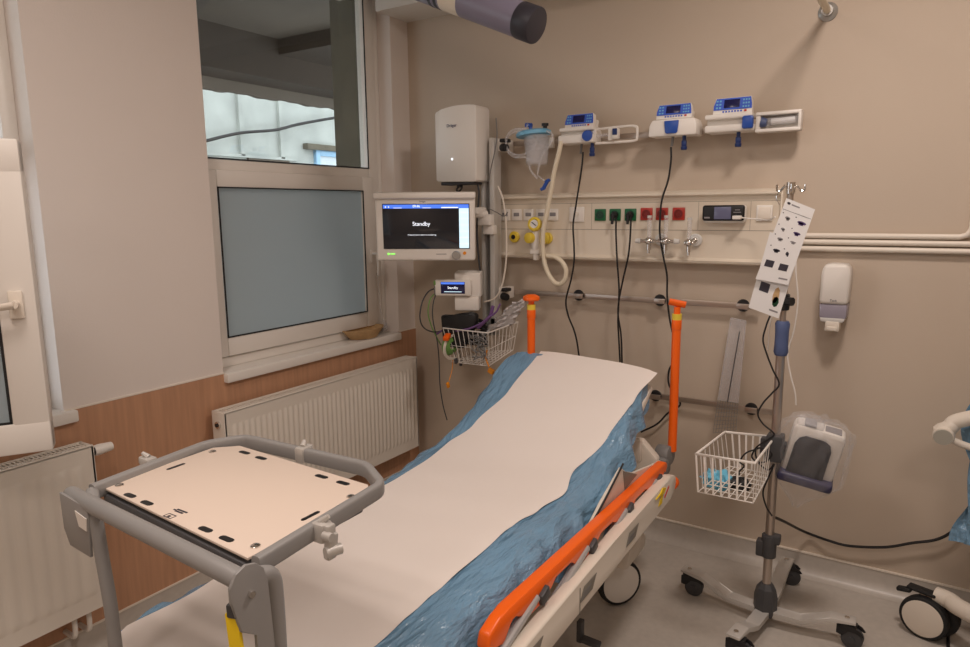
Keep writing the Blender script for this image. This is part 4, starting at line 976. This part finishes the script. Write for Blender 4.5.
g = MB(); g.prism([(2.175, 1.158), (2.262, 1.158), (2.272, 1.178), (2.168, 1.178)], ((0, -.10, 0), (1, 0, 0), (0, 0, 1)), -.10, .006); g.xf(SOX).build('base_band', M['soapwin2'] if 'soapwin2' in M else M['frosted_white'], so)
g = MB(); g.bb(2.193, 2.25, -.105, -.03, 1.122, 1.162, .006); g.bb(2.2, 2.242, -.11, -.10, 1.125, 1.142, .004); g.xf(SOX).build('push_lever', M['trim'], so)
text('Tork', .013, (2.224, -.1088, 1.248), M['logo_grey'], so)

# ------------------------------------------------------------------ ceiling tube and rail strut
tl_ = thing('ceiling_tube', 'smoky violet grey tube with dark end at the top of the picture', 'tube', (.95, -.9, 2.4))
A_ = Vector((1.2988,-0.9000,2.2612)); Bp = Vector((0.8417,-0.9000,2.4645)); dd = (Bp - A_).normalized()
g = MB(); g.cyl(A_ + dd * .05, A_ + dd * 1.3, .062, seg=32); g.build('housing', M['lamp_body'], tl_)
g = MB(); g.cyl(A_, A_ + dd * .075, .064, seg=32, bev=.006); g.build('end_cap', M['lamp_dark'], tl_)
g = MB()
for t in (.43, .46, .60):
    g = MB(); g.cyl(A_ + dd * t, A_ + dd * (t + .014), .0632, seg=32); g.build('band', M['lamp_dark'], tl_)
g = MB(); g.cyl(A_ + dd * .33, A_ + dd * .42, .0625, seg=32); g.build('pale_band', M['trunk'], tl_)
g = MB(); g.cyl((A_ + dd * 1.0), (A_ + dd * 1.0) + Vector((0, 0, .5)), .03); g.build('mount', M['plastic_w'], tl_)
cr = thing('curtain_rail', 'cream ceiling-level rail with a grey flange on the back wall', 'rail', (2.12, -.01, 2.36))
g = MB(); g.cyl((2.12, -.006, 2.382), (2.12, -1.6, 2.382), .014, seg=20); g.build('rod', M['plastic_c'], cr)
g = MB(); g.lathe([(.036, 0), (.036, .005), (.028, .010), (.021, .014), (.021, .03), (.001, .03)], (2.12, 0, 2.382), (0, -1, 0), 28); g.build('flange', M['alu'], cr)

# ------------------------------------------------------------------ gurney
TH = R(1.3); GO = Vector((1.372, -1.5, 0))
gm = Matrix.Translation(GO) @ Matrix.Rotation(TH, 4, 'Z')
gu = thing('gurney', 'wheeled hospital gurney with orange side rail and raised backrest', 'gurney', tuple(GO), TH)
def prof_z(y):      # height of the lying surface along the bed (local y, head is +)
    hinge_, slope = .42, .52
    s = 14.0
    x = (y - hinge_) * s
    return .70 + slope * (math.log1p(math.exp(x)) / s if x < 30 else (y - hinge_))
YH, YF = .970, -.985
def halfw(y):
    k = 0
    if y < YF + .16: k = .07 * ((YF + .16 - y) / .16) ** 2
    if y > YH - .10: k = .035 * ((y - YH + .10) / .10) ** 2
    return .320 - k
def MXf(y): return -.022 - .023 * max(0, min(1, (y + .7) / .7)) - .012 * max(0, min(1, (y - .4) / .4))
def path(t):        # t 0..1 foot -> head
    return YF + (YH - YF) * t
def surf(xl, y, off=0.0):
    z = prof_z(y); dz = (prof_z(y + .01) - prof_z(y - .01)) / .02
    n = Vector((0, -dz, 1)).normalized()
    return Vector((xl + MXf(y), y, z)) + n * off
# mattress: closed cross-sections
g = MB(); NS = 44; rings = []
for i in range(NS + 1):
    y = path(i / NS); hw = halfw(y) - .012
    sec = [(-hw, -.085), (hw, -.085), (hw + .004, -.05), (hw, -.016), (hw - .02, -.008), (0, -.006), (-hw + .02, -.008), (-hw, -.016), (-hw - .004, -.05)]
    rings.append([g.bm.verts.new(surf(a, y, b)) for a, b in sec])
for i in range(NS):
    for k in range(9): g.bm.faces.new((rings[i][k], rings[i][(k + 1) % 9], rings[i + 1][(k + 1) % 9], rings[i + 1][k]))
g.bm.faces.new(rings[0]); g.bm.faces.new(list(reversed(rings[-1])))
g.xf(gm).build('mattress', M['mattress'], gu)
# under-mattress deck
g = MB(); g.box((0, -.28, .595), (.58, 1.36, .035), None, .01)
an = math.atan(.545); g.box((0, .42 + .28, .60 + .545 * .28 - .004), (.56, .64, .03), (an, 0, 0), .01)
g.xf(gm).build('deck', M['shell'], gu)
g = MB(); g.box((0, .86, .67), (.56, .035, .10), None, .012)
g.prism([(-.33, .50), (.33, .50), (.33, .63), (.26, .70), (.10, .66), (-.10, .66), (-.26, .70), (-.33, .63)], ((0, .90, 0), (1, 0, 0), (0, 0, 1)), -.05, .012)
g.xf(gm).build('head_frame', M['shell'], gu)
g = MB(); g.prism([(-1.044, .752), (-1.0, .718), (-.917, .69), (-.724, .655), (-.62, .640), (-.62, .54), (-1.3, .56), (-1.32, .640), (-1.21, .688)], ((1.696, 0, 0), (0, 1, 0), (0, 0, 1)), .010, .003); g.build('side_shell', M['shell'], gu)
g = MB(); g.prism([(-1.03, .735), (-.89, .675), (-1.01, .660)], ((1.706, 0, 0), (0, 1, 0), (0, 0, 1)), .0015); g.build('side_plate', M['recess'], gu)
g = MB(); g.tube([(1.71, -1.04, .765), (1.711, -1.21, .689), (1.71, -1.325, .645)], .0035, 6); g.build('strap', M['black'], gu)
# right side panel
def side_panel(sx):
    g = MB(); pr = [(-.78, .515), (.78, .530), (.84, .54), (.86, .57), (.85, .600), (.78, .622), (.66, .618), (.2, .620), (-.78, .610)]
    g.prism([(a, b) for a, b in pr], ((sx * .383, 0, 0), (0, 1, 0), (0, 0, 1)), .040 * sx, .010)
    o = g.xf(gm).build('side_panel', M['shell'], gu)
    x_ = sx * .4245
    if sx < 0: return o
    for yc in (.342, -.025, -.368, -.68):
        g = MB(); g.prism([(yc - .06, .555), (yc + .03, .555), (yc + .06, .590), (yc - .03, .592)], ((x_, 0, 0), (0, 1, 0), (0, 0, 1)), .0015, .0005)
        r_ = g.xf(gm).build('panel_recess', M['recess'], o)
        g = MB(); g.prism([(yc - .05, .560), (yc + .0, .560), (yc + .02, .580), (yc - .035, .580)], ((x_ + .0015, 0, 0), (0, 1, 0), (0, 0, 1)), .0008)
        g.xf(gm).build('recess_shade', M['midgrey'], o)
    g = MB(); g.bb(sx * .4235, sx * .4245, -.082, -.079, .52, .60); g.xf(gm).build('panel_joint', M['recess'], o)
    return o
pn = side_panel(1); side_panel(-1)
g = MB(); g.prism([(.62, .562), (.66, .560), (.67, .592), (.64, .585)], ((.4245, 0, 0), (0, 1, 0), (0, 0, 1)), .002); g.prism([(.58, .604), (.68, .592), (.70, .606), (.66, .618), (.64, .608)], ((.4245, 0, 0), (0, 1, 0), (0, 0, 1)), .004); g.xf(gm).build('warning_sticker', M['yellow'], pn)
g = MB(); g.prism([(.695, .566), (.745, .590), (.745, .597), (.695, .573)], ((.4245, 0, 0), (0, 1, 0), (0, 0, 1)), .002); g.xf(gm).build('red_marking', M['redprint'], pn)
# orange folded side rail
def side_rail(sx):
    pr = []
    top = .698; ya, yb = -.50, .86
    if sx < 0: top = .56
    N_ = 84
    up = [(ya + .0, top - .045), (ya + .01, top - .02), (ya + .06, top - .002), (ya + .1, top)] + [(yb - .03, top), (yb, top - .01), (yb + .005, top - .03), (yb - .01, top - .04)]
    lo = []
    for i in range(N_ + 1):
        y = yb - .02 - (yb - ya - .02) * i / N_
        ph = ((yb - y) / (yb - ya) * 4.2) % 1
        d_ = .034 + .034 * max(0, min(1, (math.sin(2 * math.pi * (ph - .22)) * 1.8 + .35)))
        if y < ya + .08: d_ = .075 - .25 * (ya + .08 - y)
        if y > yb - .06: d_ = .036
        lo.append((y, top - d_))
    g = MB(); g.prism(up + lo, ((sx * .350, 0, 0), (0, 1, 0), (0, 0, 1)), .034 * sx, .007)
    
    for v in g.bm.verts: v.co.z -= .050 * (v.co.y - ya) / (yb - ya) - .004
    o = g.xf(gm).build('side_rail', M['orange'], gu, 50)
    if sx < 0: return o
    for k in range(4):
        y = .74 - k * .325; zz = -.050 * (y + .5) / 1.36
        for dx, dy in ((.0, 0), (.018, -.025)):
            g = MB(); g.tube([(.374 + dx * .4, y + dy, .663 + zz), (.380 + dx * .5, y - .28 + dy, .606 + zz)], .0105, 10, False)
            g.xf(gm).build('rail_post', M['postgrey'], o)
        g = MB(); g.box((.380, y + .005, .655 + zz), (.034, .045, .034), (.3, 0, 0), .006); g.xf(gm).build('rail_hinge', M['darkgrey'], o)
    return o
side_rail(1); side_rail(-1)
# head push poles (orange) and their joints
for sx in (-1, 1):
    x_, y_ = (.360 if sx > 0 else -.281), 1.005 if sx > 0 else .988
    ztop = 1.245
    g = MB(); g.cyl((x_, y_, .64), (x_, y_, 1.185), .0175, seg=24); g.cyl((x_, y_, 1.145), (x_, y_, 1.185), .0195, seg=24, bev=.002)
    o = g.xf(gm).build('head_pole', M['orange'], gu)
    g = MB(); g.cyl((x_, y_, 1.182), (x_, y_, 1.208), .019, seg=24); g.xf(gm).build('pole_ring', M['yellow2'] if sx < 0 else M['yellow2'], o)
    g = MB(); g.cyl((x_, y_, 1.205), (x_, y_, 1.235), .013)
    if sx < 0: g.lathe([(.034, 0), (.038, .006), (.036, .018), (.02, .026), (.001, .027)], (x_, y_, 1.225), (0, 0, 1), 24)
    else: g.tube([(x_ - .030, y_ - .01, 1.256), (x_, y_, 1.250), (x_ + .030, y_ + .01, 1.244)], (.012, .016), 12)
    g.xf(gm).build('handle_top', M['orange'], o)
    g = MB(); g.cyl((x_ - .055, y_ - .01, .622), (x_ + .002, y_ - .02, .625), .040, seg=28, bev=.005); g.box((x_ - .025, y_ - .04, .585), (.05, .08, .08), None, .015)
    g.xf(gm).build('pole_joint', M['midgrey'], gu)
    g = MB(); g.cyl((sx * .405, .845, .560), (sx * .405, .885, .560), .024, seg=20, bev=.008); g.xf(gm).build('corner_bumper', M['orange'], gu)
# chassis
g = MB(); g.box((0, -.05, .26), (.36, 1.5, .09), None, .03, 3); g.box((0, .72, .255), (.5, .22, .08), None, .03, 3); g.box((0, -.72, .255), (.5, .22, .08), None, .03, 3)
g.prism([(-.11, .235), (.11, .235), (.13, .29), (.05, .33), (-.07, .31)], ((.15, .80, 0), (0, 1, 0), (0, 0, 1)), .14, .015)
g.xf(gm).build('chassis', M['shell'], gu)
for y_ in (.45, -.5):
    g = MB(); g.cyl((0, y_, .28), (0, y_, .58), .075, seg=28); g.xf(gm).build('lift_column', M['midgrey'], gu)
for (sx, y_) in ((1, .86), (-1, .86), (1, -.72), (-1, -.72)):
    x_ = sx * .205; sw = 0.0
    g = MB(); g.cyl((x_, y_, .24), (x_, y_ - .01, .19), .03, bev=.003)
    g.box((x_ - .035, y_ + .02, .15), (.02, .06, .13), None, .005)
    o = g.xf(gm).build('caster', M['shell'], gu)
    wd = Matrix.Translation((x_, y_ - .02, .098)) @ Matrix.Rotation(R(-38), 4, 'Z')
    g = MB(); g.lathe([(.080, -.02), (.094, -.019), (.098, 0), (.094, .019), (.080, .02)], (0, 0, 0), (1, 0, 0), 40); g.xf(gm @ wd).build('tyre', M['tyre'], o)
    g = MB(); g.lathe([(.001, -.025), (.07, -.024), (.083, -.0205), (.083, .0205), (.07, .024), (.001, .025)], (0, 0, 0), (1, 0, 0), 40); g.xf(gm @ wd).build('wheel_cover', M['plastic_w'], o)
g = MB(); g.box((.28, .36, .13), (.07, .035, .016), (0, .2, .2), .005); g.box((.24, .36, .16), (.02, .03, .08), None, .004); g.xf(gm).build('brake_pedal', M['darkgrey'], gu)

# blue fitted drape on the mattress
NU, NV = 150, 46
def cover_pt(i, j):
    y = YF - .012 + (YH + .012 - .05 * (j / NV) ** 2 - YF + .012) * i / NU
    hw = halfw(min(max(y, YF), YH)) + .004
    headf = max(0, min(1, (y - .42) / .5))
    dropR = .125 - .045 * headf + .020 * math.sin(y * 9) + .012 * math.sin(y * 23 + 1)
    dropL = .10 + .01 * math.sin(y * 11)
    total = dropL + 2 * hw + dropR
    s = total * j / NV
    rad = .03
    wr = .004 * math.sin(y * 31 + s * 14) + .004 * math.sin(y * 53 - s * 22)
    if s < dropL:
        d = dropL - s; bu = math.exp(-((y - .33) / .22) ** 2) * min(1, d / .03)
        a, b = -hw - .006 - .012 * (d / dropL) + wr - .045 * bu, -d * (1 - .35 * bu) + .008 * bu
    elif s < dropL + 2 * hw:
        a = -hw + (s - dropL); e = min(s - dropL, dropL + 2 * hw - s)
        b = -.012 * (1 - min(1, e / .03)) ** 2 + (.0007 * math.sin(y * 17 + a * 13))
    else:
        d = s - dropL - 2 * hw; f_ = d / dropR
        fold = (.006 + .010 * f_) * math.sin(y * 34 + 1.5 * math.sin(y * 7) + d * 18) + .008 * f_ * math.sin(y * 71 + d * 30)
        a, b = hw + .008 + (.050 - .052 * headf) * f_ ** .7 + fold * (1 - .4 * headf) * (1 if f_ > .1 else f_ * 10), -.010 - d
    return surf(a, y, b if abs(b) < .02 else b)
g = MB(); V = [[g.bm.verts.new(cover_pt(i, j)) for j in range(NV + 1)] for i in range(NU + 1)]
for i in range(NU):
    for j in range(NV): g.bm.faces.new((V[i][j], V[i + 1][j], V[i + 1][j + 1], V[i][j + 1]))
# foot and head flaps
for (row, sgn) in ((V[0], -1), (V[-1], 1)):
    prev = row
    for k in range(1, 5):
        cur = []
        for j, v in enumerate(row):
            q = v.co.copy(); q.z -= .022 * k * (1 if 3 < j < NV - 3 else .2); q.y += sgn * .003 * k + .003 * math.sin(j * 1.3 + k); cur.append(g.bm.verts.new(q))
        for j in range(NV): g.bm.faces.new((prev[j], prev[j + 1], cur[j + 1], cur[j]))
        prev = cur
g.xf(gm)
tag(g.build('bed_drape', M['drape'], ang=60), 'creased light blue plastic drape covering the gurney mattress', 'drape')

# white paper roll sheet
def pr_edge(y, tab):
    for k in range(len(tab) - 1):
        if tab[k][0] <= y <= tab[k + 1][0]:
            f_ = (y - tab[k][0]) / (tab[k + 1][0] - tab[k][0]); f_ = f_ * f_ * (3 - 2 * f_)
            return tab[k][1] * (1 - f_) + tab[k + 1][1] * f_
    return tab[0][1] if y < tab[0][0] else tab[-1][1]
LT = [(-1.0, -.300), (-.9, -.325), (-.75, -.318), (-.6, -.335), (-.2, -.345), (.04, -.340), (.42, -.352), (.55, -.312), (.75, -.262), (1.0, -.238)]
RT = [(-1.0, .18), (-.7, .205), (-.36, .195), (-.02, .185), (.10, .205), (.24, .225), (.40, .19), (.6, .236), (.8, .266), (1.0, .312)]
g = MB(); NU2, NV2 = 130, 30
def paper_pt(i, j):
    y = YF - .01 + (YH + .030 - .05 * (j / NV2) ** 1.5 - (YF - .01)) * i / NU2
    l_, r_ = pr_edge(y, LT), pr_edge(y, RT)
    hw = halfw(max(YF, min(YH, y)))
    t = j / NV2; x = l_ + (r_ - l_) * t
    off = .0042 + .0008 * math.sin(x * 23 + y * 11) + .0008 * math.sin(y * 29 - x * 9)
    if t > .9 and y < .5: off += .003 * ((t - .9) / .1) ** 2 * (.5 + .5 * math.sin(y * 38 + math.sin(y * 13) * 2))
    x -= MXf(y); ex = abs(x) - hw
    if ex > 0:
        f_ = max(0, min(1, (y - .35) / .2)) if x > 0 else 0
        p = surf((hw + .004 + ex * .95 * f_) * (1 if x > 0 else -1), y, off - ex * (.9 - .8 * f_))
    else: p = surf(x, y, off)
    if t < .04 or t > .96: p.z -= .002
    if y > .93: k = (y - .93) / .09; p.z -= .012 * k * k * (1 - 1.2 * t); p.z += .004 * k
    return p
V = [[g.bm.verts.new(paper_pt(i, j)) for j in range(NV2 + 1)] for i in range(NU2 + 1)]
for i in range(NU2):
    for j in range(NV2): g.bm.faces.new((V[i][j], V[i + 1][j], V[i + 1][j + 1], V[i][j + 1]))
prev = V[0]
for k in range(1, 6):
    cur = []
    for j, v in enumerate(V[0]):
        q = v.co.copy(); q.z -= .03 * k; q.y -= .012 + .004 * k + .004 * math.sin(j * .9 + k * .5); cur.append(g.bm.verts.new(q))
    for j in range(NV2): g.bm.faces.new((prev[j + 1], prev[j], cur[j], cur[j + 1]))
    prev = cur
g.xf(gm)
tag(g.build('paper_sheet', M['paper'], ang=60), 'long white paper sheet laid along the blue covered gurney', 'paper sheet')

# ------------------------------------------------------------------ equipment shelf over the foot end
ZT = 1.07
ts = thing('transfer_shelf', 'grey tubular shelf with cream slotted board over the gurney foot', 'shelf', (1.40, -2.37, .62))
fl, fr = Vector((1.1037,-2.5136,1.0700)), Vector((1.6662,-2.5474,1.0700))
bl1, bl2 = Vector((1.1128,-2.2043,1.0700)), Vector((1.1553,-2.1286,1.0700))
br1, br2 = Vector((1.5372,-2.1130,1.0700)), Vector((1.6336,-2.1751,1.0700))
rb = Vector((1.6987,-2.5171,1.0700))
def rnd(pts, r=.03, n=5):
    out = [pts[0]]
    for i in range(1, len(pts) - 1):
        p = pts[i]; a = (pts[i - 1] - p).normalized(); b = (pts[i + 1] - p).normalized()
        p0, p2 = p + a * min(r, (pts[i - 1] - p).length * .45), p + b * min(r, (pts[i + 1] - p).length * .45)
        for k in range(n + 1): t = k / n; out.append(p0 * (1 - t) ** 2 + p * 2 * t * (1 - t) + p2 * t * t)
    out.append(pts[-1]); return out
lfoot = fl + Vector((.035, .035, 0)); 
g = MB()
rx = 1.688
legL = [Vector((1.233, -2.52, .58)), Vector((1.226, -2.52, .87)), Vector((1.212, -2.52, .97)), Vector((1.205, -2.52, ZT - .012)), Vector((fl.x + .045, fl.y + .02, ZT))]
legR = [Vector((rx, -2.545, ZT - .004)), Vector((rx, -2.50, ZT - .006)), Vector((rx, -2.498, 1.0)), Vector((rx, -2.504, .58))]
g.tube(rnd([legL[-1], bl1, bl2, br1, br2, Vector((1.6678,-2.5146,1.0700))], .022), (.0165, .0095), 16, False, flat=(0, 0, 1), sq=.55)
g.build('frame', M['tubegrey'], ts, 60)
g = MB(); g.tube(rnd([legR[0] + Vector((0, -.02, 0)), legR[1], legR[2], legR[3]], .06, 8), .0145, 14, False); g.build('leg', M['tubegrey'], ts, 60)
g = MB(); g.tube(rnd(legL, .03), .0125, 14, False); g.build('leg', M['pangrey'] if False else M['tubegrey'], ts, 60)
fr = fr + (fl - fr).normalized() * -.012
g = MB(); g.cyl(fl + Vector((0, 0, -.006)), fr + Vector((0, 0, -.006)), .0165, seg=24, bev=.003); g.build('cross_bar', M['tubegrey'], ts)
# hinge plates
hp = MB(); o_ = Vector((fr.x + .006, fr.y, ZT))
pl = [(-2.590, 1.055), (-2.590, 1.078), (-2.578, 1.096), (-2.560, 1.103), (-2.542, 1.098), (-2.528, 1.084), (-2.522, 1.06), (-2.517, .94), (-2.515, .66), (-2.548, .66), (-2.548, .984), (-2.576, 1.002), (-2.582, 1.035)]
hp.prism(pl, ((rx + .010, 0, 0), (0, 1, 0), (0, 0, 1)), .006, .0015); hpo = hp.build('hinge_plate', M['tubegrey'], ts)
g = MB(); g.cyl((rx + .014, -2.556, 1.055), (rx + .022, -2.556, 1.055), .006, seg=6); g.build('bolt', M['chrome'], hpo)
hp = MB(); o_l = Vector((fl.x, fl.y + .01, ZT))
hp.prism([(1.105, 1.075), (1.108, 1.0), (1.125, .968), (1.200, .962), (1.207, 1.065)], ((0, -2.535, 0), (1, 0, 0), (0, 0, 1)), -.006, .0015); hpo2 = hp.build('hinge_plate', M['tubegrey'], ts)
hp = MB(); hp.prism([(1.165, 1.052), (1.205, 1.044), (1.202, 1.018), (1.175, 1.022)], ((0, -2.536, 0), (1, 0, 0), (0, 0, 1)), .002); hp.build('white_pad', M['plastic_w'], hpo2)
yb_ = Vector((1.6943,-2.5750,0.9994))
g = MB(); g.box(yb_ + Vector((0, 0, -.10)), (.022, .008, .26), (0, -.06, .3), .002); g.build('yellow_strip', M['yellow'], ts)
g = MB(); g.box(yb_ + Vector((-.004, 0, .035)), (.020, .016, .022), (0, 0, .3), .003); g.build('latch', M['darkgrey'], ts)
# tray pan under the board
c4 = [Vector((1.1391,-2.4685,1.0700)), Vector((1.6368,-2.5059,1.0700)), Vector((1.6329,-2.2158,1.0700)), Vector((1.5989,-2.1781,1.0700)), Vector((1.1751,-2.1588,1.0700)), Vector((1.1314,-2.2013,1.0700))]
cc = sum(c4, Vector()) / 6
g = MB(); g.prism([((p - cc).x * .975, (p - cc).y * .97 - .008) for p in c4], (cc + Vector((0, 0, -.034)), (1, 0, 0), (0, 1, 0)), .022, .003); g.build('pan', M['pangrey'], ts)
g = MB(); g.prism([((p - cc).x, (p - cc).y) for p in c4], (cc + Vector((0, 0, -.004)), (1, 0, 0), (0, 1, 0)), .005, .001); bd = g.build('board', M['board'], ts)
def slot(px_, L_, W_, ang_):
    c = Vector(px_); g = MB(); pts = []
    for s_ in (1, -1):
        for k in range(5):
            a = -math.pi / 2 + math.pi * k / 4
            pts.append((s_ * ((L_ - W_) / 2 + W_ / 2 * math.cos(a)), s_ * W_ / 2 * math.sin(a)))
    ca, sa = math.cos(ang_), math.sin(ang_)
    g.prism([(x * ca - y * sa, x * sa + y * ca) for x, y in pts], ((c.x, c.y, ZT + .0008), (1, 0, 0), (0, 1, 0)), .0008); g.build('slot', M['black'], bd)  # black inlay paints the darkness of an opening, board is not cut
for q in ((1.2324,-2.4642,1.0700), (1.2951,-2.4673,1.0700), (1.4900,-2.4783,1.0700), (1.5521,-2.4818,1.0700), (1.2245,-2.1850,1.0700), (1.2868,-2.1893,1.0700), (1.4858,-2.1968,1.0700), (1.5495,-2.1989,1.0700)): slot(q, .035, .013, -.02)
for q in ((1.1680,-2.3218,1.0700), (1.6081,-2.3433,1.0700)): slot(q, .045, .009, math.pi / 2 + .02)
for q in ((1.1650,-2.4468,1.0700), (1.1572,-2.2215,1.0700), (1.6125,-2.2421,1.0700), (1.6163,-2.4736,1.0700)):
    g = MB(); q = Vector(q); g.lathe([(.0085, 0), (.0085, .002), (.006, .0035), (.001, .0035)], (q.x, q.y, ZT + .001), (0, 0, 1), 16); g.build('screw', M['chrome'], bd)
g = MB(); q = Vector((1.3852,-2.4617,1.0700)); ang_ = 0
for (a, b, w__, h__) in ((-.014, .006, .03, .004), (-.012, .0, .024, .004), (-.02, .003, .006, .003), (-.01, -.012, .022, .0018), (-.01, -.024, .022, .0018)):
    g.bb(q.x + a, q.x + a + w__, q.y + b, q.y + b + h__, ZT + .001, ZT + .0016)
g.bb(q.x - .0105, q.x - .009, q.y - .024, q.y - .012, ZT + .001, ZT + .0016); g.bb(q.x + .011, q.x + .0125, q.y - .024, q.y - .012, ZT + .001, ZT + .0016); g.bb(q.x - .003, q.x + .004, q.y - .021, q.y - .0155, ZT + .001, ZT + .0016)
g.build('printed_mark', M['ink'], bd)
# strap clamps on the frame
def clip_on(p, rz, big):
    m_ = Matrix.Translation(p) @ Matrix.Rotation(rz, 4, 'Z')
    g = MB(); g.box((0, 0, .0), (.030, .028, .037), None, .006); g.xf(m_); o = g.build('strap_clamp', M['alu2'], ts)
    g = MB(); g.box((.018, .0, .008), (.016, .02, .02), None, .005); g.cyl((.0, .0, .018), (.012, .006, .028), .007, .004, seg=10)
    if big: g.box((.020, 0, -.022), (.016, .022, .05), (0, .15, 0), .005); g.cyl((.02, -.014, -.03), (.03, .014, -.03), .010, seg=12); g.cyl((.015, -.01, .0), (.034, -.01, .0), .008, seg=12)
    g.xf(m_); g.build('clamp_knob', M['alu2'], o)
mid = Vector((1.6687,-2.3738,1.0700)); clip_on(mid, 0.0, True)
clip_on(Vector((1.3468,-2.1192,1.0700)), R(90), False)
clip_on(Vector((1.1050,-2.3458,1.0700)), R(180), False)

# ------------------------------------------------------------------ second bed at the right edge
s2 = thing('second_bed', 'second hospital bed cut off by the right picture edge', 'bed', (3.2, -.55, 0))
g = MB(); g.tube([(2.6087,-0.3400,0.8270), (2.6417,-0.3400,0.8545), (2.6848,-0.3400,0.8905), (2.95, -.40, 1.0), (3.3, -.42, 1.02)], .026, 16); g.build('end_rail', M['shell'], s2)
g = MB(); a = Vector((2.6233,-0.3700,0.8235)); g.cyl(a + Vector((.004, .05, .010)), a, .034, .033, seg=28, bev=.004); g.build('rail_end', M['shell'], s2)
g = MB(); g.cyl(a + Vector((0, .002, 0)), a + Vector((0, -.003, -.001)), .029, seg=28); g.build('end_disc', M['disc'], s2)
g = MB(); g.tube([a + Vector((.02, .02, -.01)), (2.72, -.34, .79), (2.86, -.34, .78), (3.0, -.34, .78)], .012, 12); g.build('lower_rail', M['shell'], s2)
g = MB(); g.tube([(2.6570,-0.2411,0.1700), (2.7005,-0.2617,0.1700), (2.7735,-0.3291,0.1700), (3.2, -.6, .17)], .032, 16); g.box((3.3, -.6, .2), (.5, .5, .1), None, .03); g.box((3.3, -.6, .45), (.14, .14, .45), None, .02); g.build('base_leg', M['shell'], s2)
g = MB(); g.box((3.42, -.95, .72), (1.0, 1.3, .1), None, .03); g.build('mattress', M['mattress'], s2)
wc_ = Vector((2.6260,-0.2670,0.0000)) + Vector((.0, .0, .083)); 
wm_ = Matrix.Translation(wc_) @ Matrix.Rotation(R(-108), 4, 'Z')
g = MB(); g.lathe([(.074, -.02), (.081, -.016), (.083, 0), (.081, .016), (.074, .02)], (0, 0, 0), (1, 0, 0), 40); g.xf(wm_); ty = g.build('tyre', M['tyre'], s2)
g = MB(); g.lathe([(.001, -.024), (.06, -.023), (.073, -.019), (.073, .019), (.06, .023), (.001, .024)], (0, 0, 0), (1, 0, 0), 40); g.xf(wm_); g.build('wheel_cover', M['shell'], ty)
wm2 = wm_ @ Matrix.Translation((-.055, .02, .0))
g = MB(); g.lathe([(.074, -.02), (.081, -.016), (.083, 0), (.081, .016), (.074, .02)], (0, 0, 0), (1, 0, 0), 40); g.xf(wm2); g.build('rear_tyre', M['tyre'], s2)
g = MB(); g.box((-.028, .01, .045), (.045, .08, .09), None, .015); g.xf(wm_); g.build('caster_fork', M['shell'], s2)
g = MB(); g.box((.0, -.075, .082), (.03, .05, .016), (.2, 0, 0), .006); g.box((-.02, -.02, .093), (.045, .10, .012), (0, 0, 0), .005); g.xf(wm_); g.build('brake_lever', M['tyre'], s2)
def dr2(u, v):
    top = Vector((2.70 + .8 * u * 0, 0, 0))
    s = v * .75
    x = 2.705 + .012 * math.sin(v * 9 + u * 6) + .02 * v + .55 * max(0, .12 - v) * 3
    y = -.30 - u * .9; x += u * 1.1
    z = .965 - (v - .12) * .62 if v > .12 else .965 + (.12 - v) * .15
    return Vector((x + .012 * math.sin(u * 40 + v * 5), y, z + .01 * math.sin(u * 25)))
g = MB().grid(dr2, 60, 30)
def dr3(u, v):
    x = 2.705 + u * .9; z = .96 - v * .55 + .03 * math.sin(u * 9); y = -.30 + .014 * math.sin(u * 45 + v * 8) + .01 * v
    return Vector((x - .03 * (1 - u) * math.sin(v * 8) , y, z))
g.grid(dr3, 50, 30)
g.grid(lambda u, v: Vector((2.88 + u * 1.1, -.29 - v * 1.36, .786 + .006 * math.sin(u * 30 + v * 9) + .004 * math.sin(v * 41))), 40, 40)
g.grid(lambda u, v: Vector((2.88 - .02 * v + .012 * math.sin(u * 44 + v * 5), -.29 - u * 1.36, .786 - v * .22)), 60, 10)
o = tag(g.build('bed_drape', M['drape'], ang=60), 'blue plastic drape hanging off the bed at the right picture edge', 'drape')
cable('power_cable', [(2.805,0.060,0.010),(2.766,0.003,0.010),(2.731,-0.067,0.010),(2.713,-0.157,0.010),(2.708,-0.256,0.010),(2.708,-0.392,0.010)], 'short black cable on the floor at the lower right corner', .006)

# ------------------------------------------------------------------ light
def area(name, loc, size, power, color, rot=(0, 0, 0)):
    l = bpy.data.lights.new(name, 'AREA'); l.shape = 'RECTANGLE'; l.size, l.size_y = size; l.energy = power; l.color = color
    o = bpy.data.objects.new(name, l); col.objects.link(o); o.location = loc; o.rotation_euler = rot; return o
WARM = (1.0, .865, .79)
area('ceiling_lamp_and_fill', (2.45, -1.25, 2.93), (.30, .30), 24, WARM)
area('ceiling_lamp_and_fill', (1.25, -2.9, 2.93), (.6, .6), 18.5, WARM)  # unseen lamp added as general fill
area('ceiling_lamp_and_fill', (3.3, -3.2, 2.93), (.6, .6), 15, WARM)  # another unseen fill lamp, added to the right
area('ceiling_lamp_and_fill', (2.2, -4.6, 2.93), (.6, .6), 13, WARM)  # fill lamp added out of view behind the camera
wd = bpy.data.worlds.new('world'); scene.world = wd; wd.use_nodes = True
wd.node_tree.nodes['Background'].inputs[0].default_value = (.88, .93, 1.0, 1)
wd.node_tree.nodes['Background'].inputs[1].default_value = 2.8
scene.view_settings.view_transform = 'Standard'
scene.view_settings.look = 'None'
scene.view_settings.exposure = 0
